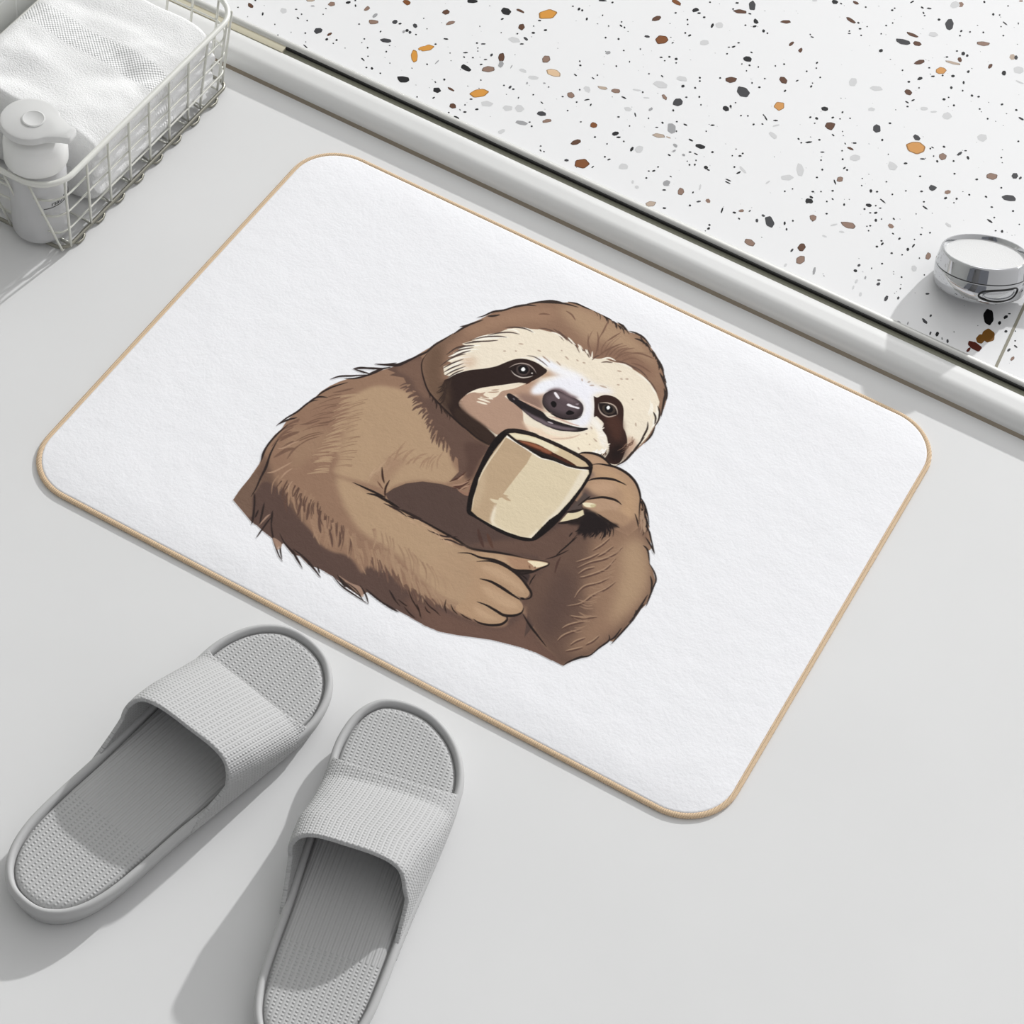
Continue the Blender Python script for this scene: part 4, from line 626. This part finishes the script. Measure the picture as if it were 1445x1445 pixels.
ca.data.foreach_set('color', np.concatenate([[*lin(c_), 1.] for c_ in fcol]).astype(np.float32))
jl = flv([(1441, 436), (1401, 522)], TZ)
d_ = (jl[0]-jl[1]); e_ = jl[1]-d_*.22; g_ = jl[1]+d_*9
nn = np.array([-d_[1], d_[0], 0]); nn = nn/np.linalg.norm(nn)*.0013
jv = [e_-nn, e_+nn, g_+nn, g_-nn]
jv = [(max(p[0], -1), max(p[1], .3046), TZ+.0002) for p in jv]+[(p[0], max(p[1], .3046), TZ-.0002) for p in jv]
o = obj('tile_joint', jv, [(0, 1, 2, 3), (4, 7, 6, 5), (0, 4, 5, 1), (1, 5, 6, 2), (2, 6, 7, 3), (3, 7, 4, 0)], mat('joint_grout', (150, 146, 132), .8), ter, False); recalc(o)
# ---------------------------------------------------------------- bath mat
MX0, MY0, MX1, MY1 = -.3045, -.2274, .3055, .2252; MR = MATR
m_pile = mat('mat_pile', (243, 243, 246), .9, Specular_IOR_Level=.1)
m_print = mat('mat_print', (243, 243, 246), .9, Specular_IOR_Level=.1)
for m_ in (m_pile, m_print):
    ob = nd(m_, 'ShaderNodeTexCoord').outputs['Object']
    h = mth(m_, 'ADD', mth(m_, 'MULTIPLY', noise_out(m_, 28, 6, vec=ob, rough=.65), 1.6), mth(m_, 'MULTIPLY', noise_out(m_, 420, 3, vec=ob), .28))
    bump(m_, h, .0026, .26)
mat_root = empty('bath_mat', (0, 0, 0)); tag(mat_root, 'white rectangular bath mat with tan edge and printed sloth holding a mug', 'bath mat')
out = rrect(MX0, MY0, MX1, MY1, MR, 16)
rings = [[(x, y, z) for x, y in inset(out, d)] for d, z in ((.0040, .0004), (.0038, .0020), (.0042, .0027), (.0056, .0030))]
V, F = loft(rings, True, False)
# fill the top with a fan of shrinking rings
last = np.array([(p[0], p[1]) for p in rings[-1]]); n0 = len(last); cen = last.mean(0)
base = len(V)-n0
for k in range(1, 7):
    sc = 1-k/7.; V += [(cen[0]+(x-cen[0])*sc, cen[1]+(y-cen[1])*sc, .0030) for x, y in last]
for k in range(6):
    for j in range(n0):
        a = base+k*n0+j; b = base+k*n0+(j+1) % n0; F.append((a, b, b+n0, a+n0))
F.append(tuple(range(base+6*n0, base+7*n0)))
o = obj('pile', V, F, m_pile, mat_root); sharp(o, 50)
m_bind = mat('mat_binding', (232, 203, 168), .7)
ob = nd(m_bind, 'ShaderNodeTexCoord').outputs['Object']
wv = nd(m_bind, 'ShaderNodeTexWave'); wv.inputs['Scale'].default_value = 190; wv.inputs['Distortion'].default_value = 1.5; lk(m_bind, ob, wv.inputs['Vector'])
bump(m_bind, wv.outputs['Fac'], .0006)
path = [(x, y, .0016) for x, y in inset(out, .0022)]
# resample the outline evenly
P_ = np.array(path+path[:1]); D_ = np.r_[0, np.cumsum(np.linalg.norm(np.diff(P_, axis=0), axis=1))]; tt = np.linspace(0, D_[-1], 400)[:-1]
P_ = np.stack([np.interp(tt, D_, P_[:, i]) for i in range(3)], 1)
V, F = tube(P_, .0024, 10, True, .62)
o = obj('edge_binding', V, F, m_bind, mat_root); o['label'] = 'tan woven edge binding'; recalc(o)
# printed picture
PX0, PX1, PY0, PY1, PST, ZM = -.165, .200, -.200, .180, .0005, .0032
def tocan(P):
    W = flv(P, ZM); return np.stack([(W[:, 0]-PX0)/PST, (PY1-W[:, 1])/PST], 1)
CV = Canvas(PX0, PY0, PX1, PY1, PST, (243, 243, 246))
paint_sloth(tocan, CV)
A = CV.a.copy(); keep = np.zeros((CV.h-1, CV.w-1), bool)
for di in (0, 1):
    for dj in (0, 1): keep |= A[di:CV.h-1+di, dj:CV.w-1+dj] > .03
idx = -np.ones((CV.h, CV.w), int); used_ = np.zeros((CV.h, CV.w), bool)
for di in (0, 1):
    for dj in (0, 1): used_[di:CV.h-1+di, dj:CV.w-1+dj] |= keep
idx[used_] = np.arange(used_.sum()); rr_, cc_ = np.where(used_)
co = np.stack([PX0+cc_*PST, PY1-rr_*PST, np.full(len(rr_), ZM)], 1).astype(np.float32)
ki, kj = np.where(keep)
quads = np.stack([idx[ki+1, kj], idx[ki+1, kj+1], idx[ki, kj+1], idx[ki, kj]], 1).astype(np.int32)
me = bpy.data.meshes.new('printed_sloth'); me.vertices.add(len(co)); me.vertices.foreach_set('co', co.ravel())
me.loops.add(quads.size); me.loops.foreach_set('vertex_index', quads.ravel()); me.polygons.add(len(quads))
me.polygons.foreach_set('loop_start', np.arange(0, quads.size, 4, dtype=np.int32)); me.update(calc_edges=True); me.validate()
ca = me.attributes.new('print_colour', 'FLOAT_COLOR', 'POINT'); rgb = lin(CV.rgb[rr_, cc_]*255)
ca.data.foreach_set('color', np.concatenate([rgb, np.ones((len(rgb), 1))], 1).astype(np.float32).ravel())
at = nd(m_print, 'ShaderNodeAttribute', attribute_name='print_colour'); lk(m_print, at.outputs['Color'], m_print.node_tree.nodes['Principled BSDF'].inputs['Base Color'])
me.materials.append(m_print)
o = bpy.data.objects.new('printed_sloth', me); C.objects.link(o); o.parent = mat_root; o['label'] = 'printed brown sloth with cream face holding a beige coffee mug'
# ---------------------------------------------------------------- slippers
SL = .1475
WU = [(-.1475, 0), (-.146, .012), (-.141, .0215), (-.132, .0305), (-.118, .0378), (-.098, .0425), (-.07, .0443), (-.035, .0450), (0, .0470), (.035, .0492), (.07, .0512), (.095, .0515), (.115, .0465), (.13, .0378), (.141, .0255), (.1460, .0135), (.1475, 0)]
def w_at(u): return float(np.interp(u, [a for a, b in WU], [b for a, b in WU]))
def slip_outline(vc):
    Rg = [(w_, u) for u, w_ in WU]; P = Rg[:-1]+[(-w_, u) for w_, u in Rg[::-1]][:-1]
    P = np.array(P)
    # resample smoothly
    S = np.array(spline(P, 5, True)); D = np.r_[0, np.cumsum(np.hypot(*np.diff(np.r_[S, S[:1]], axis=0).T))]
    t = np.linspace(0, D[-1], 161)[:-1]; S2 = np.r_[S, S[:1]]
    S = np.stack([np.interp(t, D, S2[:, 0]), np.interp(t, D, S2[:, 1])], 1)
    S[:, 0] += vc(S[:, 1])
    return S
def rib_material(name, col, coord, dots_mask):
    m = mat(name, col, .6, Specular_IOR_Level=.35)
    t_ = nd(m, 'ShaderNodeTexCoord').outputs[coord]; s = nd(m, 'ShaderNodeSeparateXYZ'); lk(m, t_, s.inputs[0])
    cs = lambda x, per: mth(m, 'COSINE', mth(m, 'MULTIPLY', x, 2*PI/per))
    rib = mth(m, 'MULTIPLY_ADD', cs(s.outputs[0], .0041), .5, .5)
    dot = mth(m, 'MULTIPLY_ADD', cs(s.outputs[1], .0027), .5, .5)
    rib2 = mth(m, 'MULTIPLY', mth(m, 'MULTIPLY_ADD', cs(s.outputs[0], .0041), -.5, .5), .55)
    if dots_mask:      # smooth middle of the insole: ribs without beads
        mk = mth(m, 'MULTIPLY', mth(m, 'GREATER_THAN', s.outputs[1], -.062), mth(m, 'LESS_THAN', s.outputs[1], .055))
        dot = mth(m, 'MAXIMUM', dot, mk)
    if not dots_mask: dot = mth(m, 'MULTIPLY_ADD', dot, .55, .45)
    h = mth(m, 'MAXIMUM', mth(m, 'MULTIPLY', rib, dot), rib2)
    bump(m, h, .0010 if not dots_mask else .0007, .9)
    return m
SG = (186, 186, 186)
m_sole = mat('slipper_sole', SG, .6, Specular_IOR_Level=.35)
m_ins = rib_material('slipper_insole', SG, 'Object', True)
m_strap = rib_material('slipper_strap', SG, 'UV', False)
def make_slipper(name, label, centre, ang, vc, shift, hmax, skew=0., ws=1., lean=0.):
    root = empty(name, (centre[0], centre[1], 0), math.radians(ang-90)); tag(root, label, 'slipper', 'grey slide slippers')
    S = slip_outline(vc); S[:, 0] *= ws
    spec = [(.0075, 0), (.0045, .0012), (.0028, .006), (.0026, .0100), (.0012, .0120), (0, .017), (.0004, .0202), (.0018, .0219), (.0038, .0221), (.0052, .0210), (.0060, .0180), (.0064, .0162)]
    sag = lambda P: np.array([.0012*max(0, (abs(y)-.085)/.06)**2 for y in P[:, 1]])
    rings = []
    for d, z in spec:
        Q = inset(S, d); zz = z+sag(Q)*(z/.0221)
        rings.append([(x, y, a) for (x, y), a in zip(Q, zz)])
    V, F = loft(rings, True, True)
    o = obj('sole', V, F, m_sole, root); sharp(o, 60)
    # insole: bulging footbed
    rings = []
    for d, z in ((.0070, .0160), (.0073, .0183), (.0088, .0197), (.012, .0202)):
        Q = inset(S, d); rings.append([(x, y, z+a) for (x, y), a in zip(Q, sag(Q))])
    Q0 = np.array([p[:2] for p in rings[-1]])
    for k in range(1, 9):
        sc = 1-k/8.6
        Q = np.stack([vc(Q0[:, 1])+(Q0[:, 0]-vc(Q0[:, 1]))*sc, Q0[:, 1]*(1-.012*k)], 1)
        rings.append([(x, y, .0202+a) for (x, y), a in zip(Q, sag(Q))])
    V, F = loft(rings, False, True)
    o = obj('insole', V, F, m_ins, root); recalc(o)
    # strap
    NA, NT = 150, 30; V = []; UV = []
    for i in range(NT):
        t = i/(NT-1.); row = []
        for j in range(NA):
            a = PI*j/(NA-1.); ca, sa = math.cos(a), math.sin(a)
            uf = .080+.011*abs(ca)**3; fr = min(1, max(0, t*1.5)); ez_ = .85+(.58-.85)*fr; ex_ = .80+(.60-.80)*fr; side = min(1, max(0, (.46-abs(sa)**.58)/.34))**1.3
            ur = .014-.032*side-.011*abs(ca)**3-skew*ca
            u = uf+(ur-uf)*t+shift*min(1, t*1.2+.25)
            if j in (0, NA-1): pass
            H = .035+(hmax-.035)*min(1, max(0, (.082+shift-u)/.070))**.85
            z0 = .0120
            Wd = w_at(u)*ws+.0002+.0068*math.sin(PI*min(1, max(0, (u+.04)/.13)))*(sa > .02)*sa
            v = float(vc(np.array([u]))[0])+Wd*(1 if ca >= 0 else -1)*abs(ca)**ex_
            z = z0+(H-z0)*abs(sa)**ez_
            v += lean*fr*min(1, max(0, (z-z0)/.035))
            row.append((v, u, z))
        arc = 0
        for j, p in enumerate(row):
            if j: arc += math.dist(row[j-1], p)
            UV.append((arc, p[1]))
        mid_ = arc/2
        UV[-NA:] = [(a_-mid_, b_) for a_, b_ in UV[-NA:]]
        V += row
    F = grid_faces(NT, NA)
    o = obj('strap', V, F, m_strap, root)
    uvl = o.data.uv_layers.new(name='UVMap')
    li = np.zeros(len(o.data.loops), int); o.data.loops.foreach_get('vertex_index', li)
    uvl.data.foreach_set('uv', np.array(UV, float)[li].ravel())
    recalc(o)
    # rounded thickness
    md = o.modifiers.new('thickness', 'SOLIDIFY'); md.thickness = .0034; md.offset = 1 if o.data.polygons[len(o.data.polygons)//2].normal.z < 0 else -1
    bv = o.modifiers.new('edge', 'BEVEL'); bv.width = .0013; bv.segments = 3; bv.limit_method = 'ANGLE'; bv.angle_limit = math.radians(60)
    return root
vcL = lambda u: -.003*(np.asarray(u)/.1475)**3
vcR = lambda u: -.013*np.maximum(0, np.asarray(u)/.1475)**4
make_slipper('slipper', 'left grey ribbed slide slipper, whole in view, on floor below the mat', (-.0468, -.392), 79.2, vcL, -.003, .066, -.005, 1., .000)
make_slipper('slipper', 'right grey ribbed slide slipper, its heel cut off by the bottom edge', (.1115, -.397), 103., vcR, -.018, .067, .003, .955, -.007)
# ---------------------------------------------------------------- wire basket
m_wire = mat('basket_wire_paint', (214, 214, 206), .35, .25)
m_rim = mat('basket_rim_paint', (226, 226, 220), .35, .1)
m_foot = mat('basket_bare_wire', (142, 140, 130), .35, .7)
bk = empty('wire_basket', (-.485, .108, 0)); tag(bk, 'white wire basket holding a towel and bottle, on floor by the left wall', 'basket')
off = np.array([-.485, .108, 0])
def rel(v): return [tuple(np.array(p)-off) for p in v]
BH = .080
rim_o = rrect(-.552, -.0263, -.4075, .2555, .030, 12); bot_o = rrect(-.542, -.0137, -.4075, .236, .010, 12)
def put(name, VF, m, parent=bk, label=None):
    V, F = VF; o = obj(name, rel(V), F, m, parent); recalc(o)
    if label: o['label'] = label
    return o
put('rim', tube([(x, y, BH) for x, y in rim_o], .0025, 10, True), m_rim, label='thick rounded top rim')
put('base_frame', tube([(x, y, .0045) for x, y in bot_o], .0017, 8, True), m_foot)
wr = .00115
def wire(p, q, foot=None):
    P = [np.array(p)+(np.array(q)-np.array(p))*t for t in np.linspace(0, 1, 6)]
    if foot is not None: P += [np.array(foot)]
    put('wire', tube(P, wr, 6), m_wire)
for k in range(9):                                   # long side facing the mat, and the one by the wall
    y = -.0073+.0302*k; yb = y+.0018-(.0015*k)*(k > 6)
    if y > .24: continue
    wire((-.4080, y, BH), (-.4066-.0006*k, yb, .004), (-.418, yb+.002, .0028))
    wire((-.5515, y+.010, BH), (-.5420, y+.010, .004))
for k in range(5):                                   # short sides
    x = -.4307-.0257*k
    wire((x, -.0263, BH), (x+.0212, -.0140, .004), (x+.020, -.004, .0028))
for k in range(5):
    x = -.4300-.0257*k
    wire((x, .2550, BH), (x+.004, .2355, .004))
wire((-.4110, .2460, BH), (-.4120, .2330, .004))
for t in (.27, .52, .78):                            # horizontal hoops
    z = BH*(1-t)+.004*t; P = rim_o*(1-t)+bot_o*t
    Q = inset(P, .0018)
    put('hoop', tube([(x, y, z) for x, y in Q], .0010, 6, True), m_wire)
for k in range(8):                                   # floor wires with bent feet
    y = -.0055+.0290*k
    put('floor_wire', tube([(-.408, y+.003, .0030), (-.43, y+.003, .0035), (-.52, y+.003, .0035), (-.540, y+.003, .0030)], .0010, 6), m_wire)
    put('foot', tube([(-.4085, y+.004, .0035), (-.4050, y+.008, .0016), (-.4046, y+.014, .0014), (-.4060, y+.018, .0016), (-.4085, y+.020, .003)], .0013, 6), m_foot)
# ---------------------------------------------------------------- folded towel
m_tow = mat('towel_terry', (240, 240, 240), .95, Specular_IOR_Level=.05, Sheen_Weight=.15)
ob = nd(m_tow, 'ShaderNodeTexCoord').outputs['Object']; so = nd(m_tow, 'ShaderNodeSeparateXYZ'); lk(m_tow, ob, so.inputs[0])
waf = mth(m_tow, 'MULTIPLY', mth(m_tow, 'SINE', mth(m_tow, 'MULTIPLY', so.outputs[0], 2*PI/.0032)), mth(m_tow, 'SINE', mth(m_tow, 'MULTIPLY', so.outputs[1], 2*PI/.0032)))
bandm = mth(m_tow, 'MULTIPLY', mth(m_tow, 'GREATER_THAN', so.outputs[1], .000), mth(m_tow, 'LESS_THAN', so.outputs[1], .026))
h = mth(m_tow, 'ADD', mth(m_tow, 'MULTIPLY', mth(m_tow, 'MULTIPLY', waf, bandm), .55), mth(m_tow, 'MULTIPLY', noise_out(m_tow, 700, 4, vec=ob), 1.1))
bump(m_tow, h, .0010, .7)
TC = np.array([-.4855, .128, .0])
NS, NR = 110, 150; V = []
def crease(x, y):
    s = 0
    for (ax, ay, bx, by, wd, am) in ((-.540, .045, -.430, .135, .010, -.0050), (-.430, .135, -.412, .165, .008, -.004), (-.545, .085, -.470, .112, .012, .0035), (-.500, .160, -.420, .120, .009, -.0035), (-.470, .05, -.425, .085, .012, .0025), (-.53, .17, -.46, .19, .010, -.003), (-.470, .135, -.440, .172, .007, .003)):
        d = np.array([bx-ax, by-ay]); L = np.hypot(*d); d = d/L; p = np.array([x-ax, y-ay]); t = p@d; n_ = p@np.array([-d[1], d[0]])
        e = math.exp(-(n_/wd)**2)/(1+math.exp(-(t+.005)/.006))/(1+math.exp((t-L-.005)/.006)); s += am*e
    return s*.55
for i in range(NS):
    s = i/(NS-1.); y = .040+(.222-.040)*s
    end = max(0., 1-abs(2*s-1)); cap = min(1., (1-(1-min(1, end/.10))**2.4)**(1/2.4)) if end < .10 else 1.
    for j in range(NR):
        a = 2*PI*j/NR; ca, sa = math.cos(a), math.sin(a)
        ex = abs(ca)**.42*(1 if ca > 0 else -1); ez = abs(sa)**.50*(1 if sa > 0 else -1)
        hw = .0742*(.92+.08*cap); hh = (.0355+.004*(1-s))*max(.05, cap)
        x = TC[0]+hw*ex; z = .0430+hh*ez*(1.06 if sa < 0 else 1)+(.0100*min(1, max(0, (-.490-x)/.05)) if sa > 0 else 0)
        lay = .0030*math.cos(2*PI*(z-.012)/.0215)*(abs(ca) > .3)*(1 if abs(ex) > .93 else 0)
        x += -lay*(1 if ca > 0 else -1) if abs(ez) < .93 else 0
        q = Vector((x*22, y*22, z*22)); nz = noise.noise(q)*.0022+noise.noise(q*3)*.0008
        z2 = z+(crease(x, y)+nz if sa > 0 else 0)*(min(1, abs(sa)*2.2)); x += (noise.noise(q+Vector((7, 3, 1)))*.0022 if abs(ca) > .5 else 0)
        yy = y+(noise.noise(q*1.5+Vector((2, 9, 4)))*.002)
        x = min(x, -.4108) if yy < .222 else x
        V.append((x-TC[0], yy-TC[1], max(.0052, z2)))
F = grid_faces(NS, NR, False, True)+[tuple(range(NR)), tuple(range((NS-1)*NR, NS*NR))[::-1]]
tw = obj('folded_towel', V, F, m_tow, loc=(TC[0], TC[1], 0)); recalc(tw)
tag(tw, 'thick folded white terry towel lying in the wire basket', 'towel')
# ---------------------------------------------------------------- pump bottle
BX, BY = -.4405, -.0005
def lathe(prof, n=40):
    V = [(r*math.cos(2*PI*j/n), r*math.sin(2*PI*j/n), z) for r, z in prof for j in range(n)]
    F = grid_faces(len(prof), n, False, True)
    F += [tuple(range(n))[::-1], tuple(range((len(prof)-1)*n, len(prof)*n))]
    return V, F
m_body = mat('bottle_frosted', (232, 232, 233), .35, Transmission_Weight=.35, IOR=1.2)
m_cap = mat('pump_white', (240, 240, 238), .35, Subsurface_Weight=.0)
m_clear = mat('cap_frosted', (236, 236, 235), .3, Transmission_Weight=.25, IOR=1.15)
bt_ = empty('pump_bottle', (BX, BY, .0052)); tag(bt_, 'frosted white pump bottle standing in front corner of the wire basket', 'bottle')
o = obj('body', *lathe([(.020, 0), (.0228, .001), (.0238, .004), (.0238, .066), (.0225, .072), (.017, .0765), (.012, .078)]), m_body, bt_); sharp(o, 40)
o = obj('collar', *lathe([(.010, .0775), (.0252, .0780), (.0262, .080), (.0262, .096), (.0250, .103), (.0215, .1065), (.016, .1075), (.0155, .1035), (.009, .1035)]), m_cap, bt_); sharp(o, 40)
o = obj('neck', *lathe([(.0095, .103), (.0095, .1118), (.0110, .1125)]), m_clear, bt_); sharp(o, 40)
# pump head: round disc running out into a spout
pts = []
for j in range(64):
    a = 2*PI*j/64; r_ = .0200
    x, y = r_*math.cos(a), r_*math.sin(a)
    pts.append((x, y))
sp_dir = math.radians(8)
ol = []
for a in np.linspace(math.radians(38), math.radians(322), 40): ol.append((.0245*math.cos(a)-.003, .0245*math.sin(a)))
ol += [(.0210, -.0120), (.028, -.0085), (.0345, -.0065), (.0355, 0), (.0345, .0065), (.028, .0085), (.0210, .0120)]
ol = spline(np.array(ol), 3, True); c8, s8 = math.cos(sp_dir), math.sin(sp_dir); ol = np.stack([ol[:, 0]*c8-ol[:, 1]*s8, ol[:, 0]*s8+ol[:, 1]*c8], 1)
rings = [[(x, y, z) for x, y in inset(ol, d)] for d, z in ((.004, .1120), (.0008, .1128), (0, .1140), (0, .1178), (.0008, .1195), (.003, .1204))]
V, F = loft(rings, True, True); o = obj('pump_head', V, F, m_clear, bt_); sharp(o, 40)
o = obj('pump_button', *lathe([(.0095, .1203), (.0095, .1212), (.0085, .1216), (.0078, .1212), (.0005, .1211)]), m_clear, bt_); sharp(o, 40)
# printed wording on the bottle side
m_ink = mat('label_ink', (52, 50, 46), .6)
def side_text(s_, size, z, a0):
    cu = bpy.data.curves.new('label_text', 'FONT'); cu.body = s_; cu.size = size; cu.extrude = .00008; cu.align_x = 'CENTER'
    tmp = bpy.data.objects.new('tmp', cu); C.objects.link(tmp); dg = bpy.context.evaluated_depsgraph_get(); dg.update()
    me_ = bpy.data.meshes.new_from_object(tmp.evaluated_get(dg)); bpy.data.objects.remove(tmp)
    t_ = bpy.data.objects.new('label_text', me_); C.objects.link(t_); t_.parent = bt_
    for v_ in me_.vertices:              # wrap the line of letters round the bottle
        a_ = a0+v_.co.x/.0239; r_ = .0239+v_.co.z; v_.co = (r_*math.cos(a_), r_*math.sin(a_), z+v_.co.y)
    me_.materials.clear(); me_.materials.append(m_ink)
    return t_
side_text('rsaudir', .0066, .0430, math.radians(-6))
o = obj('label_rule', *tube([(.0240*math.cos(a), .0240*math.sin(a), .0415) for a in np.linspace(math.radians(-44), math.radians(44), 12)], .0003, 5), m_ink, bt_)
# ---------------------------------------------------------------- chrome knob on the terrazzo
m_chr = mat('chrome', (196, 197, 199), .06, 1.)
m_seam = mat('knob_seam', (22, 22, 22), .4)
m_dish = mat('knob_frosted_face', (205, 205, 205), .55, .2)
bump(m_dish, noise_out(m_dish, 900, 2), .0004, .6)
top = fl(1391, 354, .0510)
ray = top-CAM; ray /= np.linalg.norm(ray)
imgup = -(MW[:, 1]); imgrt = MW[:, 0]
up_ = imgup*math.cos(math.radians(11))+imgrt*math.sin(math.radians(11)); up_ -= ray*(up_@ray); up_ /= np.linalg.norm(up_)
KT = KNOBTILT
axis = -ray*KT+up_*math.sqrt(1-KT*KT); axis = Vector(axis).normalized()
KR, KH = .0405, .0330
root = empty('shower_knob'); base = Vector(top)-axis*KH
root.rotation_mode = 'QUATERNION'; root.location = base; root.rotation_quaternion = Vector((0, 0, 1)).rotation_difference(axis)
tag(root, 'round chrome shower knob on terrazzo floor at right edge', 'knob')
def lathe2(prof, n=96): return lathe(prof, n)
o = obj('lower_body', *lathe2([(.030, 0), (.0370, 0), (.0388, .0010), (.0398, .0035), (KR, .009), (KR, .0178), (.0400, .0184), (.0385, .0186)]), m_chr, root); sharp(o, 50)
o = obj('seam', *lathe2([(.0380, .0180), (.0400, .0180), (.0400, .0196), (.0380, .0196)]), m_seam, root); sharp(o, 40)
o = obj('upper_ring', *lathe2([(.0385, .0191), (.0400, .0191), (KR, .0197), (KR-.0022, .0300), (.0378, .0318), (.0370, .0326), (.0358, .0325), (.0352, .0312), (.0345, .0290), (.0300, .0288)]), m_chr, root); sharp(o, 50)
V, F = lathe2([(.0348, .0289)]+[(r_, .0291-.0014*(1-(r_/.0345)**2)) for r_ in np.linspace(.0345, .0005, 12)]); o = obj('frosted_face', V, F, m_dish, root); sharp(o, 50)
# raised loop of the lever on the near side
Rm = root.rotation_quaternion.to_matrix().inverted()
view = Rm @ Vector(-ray); a0 = math.atan2(view.y, view.x)
rt = Rm @ Vector(imgrt); sgn = 1 if (math.cos(a0+.1)-math.cos(a0))*rt.x+(math.sin(a0+.1)-math.sin(a0))*rt.y > 0 else -1
loopp = [(.12, .006), (.03, .0085), (.10, .0125), (.30, .0145), (.60, .0150), (.85, .0152), (.92, .0120), (.80, .0065), (.55, .0045), (.30, .0045)]
S = spline(np.array(loopp), 6, True)
P = [((KR+.0002)*math.cos(a0+sgn*a_), (KR+.0002)*math.sin(a0+sgn*a_), z) for a_, z in S]
o = obj('lever_outline', *tube(P, .0008, 8, True), m_seam, root); recalc(o)
P = [((KR+.0004)*math.cos(a0+sgn*a_), (KR+.0004)*math.sin(a0+sgn*a_), z) for a_, z in inset(S, 0)*np.array([.80, .72])+np.array([.10, .0028])]
o = obj('lever_edge', *tube(P, .0007, 8, True), m_chr, root); recalc(o)
# stem into the floor and side arm
stem_top = Rm @ (Vector((0, 0, 0)))
bz = base+axis*.004
V, F = tube([bz-Vector((0, 0, 0)), Vector((bz.x, bz.y+.006, TZ+.001))], .017, 40)
inv = Matrix.LocRotScale(root.location, root.rotation_quaternion, None).inverted()
o = obj('stem', [inv @ Vector(v) for v in V], F, m_chr, root); sharp(o, 50)
a1 = np.array(base+axis*.010); d1 = imgrt-np.array(axis)*(imgrt@np.array(axis)); d1 /= np.linalg.norm(d1)
p0 = a1+d1*.036; p1 = a1+d1*.075-np.array(axis)*.002; p2 = a1+d1*.11-np.array(axis)*.006
V, F = tube([p0, (p0+p1)/2, p1, p2], [.0062, .0066, .0072, .0078], 24); o = obj('side_arm', [inv @ Vector(v) for v in V], F, m_chr, root); sharp(o, 50)
V, F = tube([a1+d1*.043, a1+d1*.047], .0080, 24); o = obj('arm_seal', [inv @ Vector(v) for v in V], F, m_seam, root); sharp(o, 50)
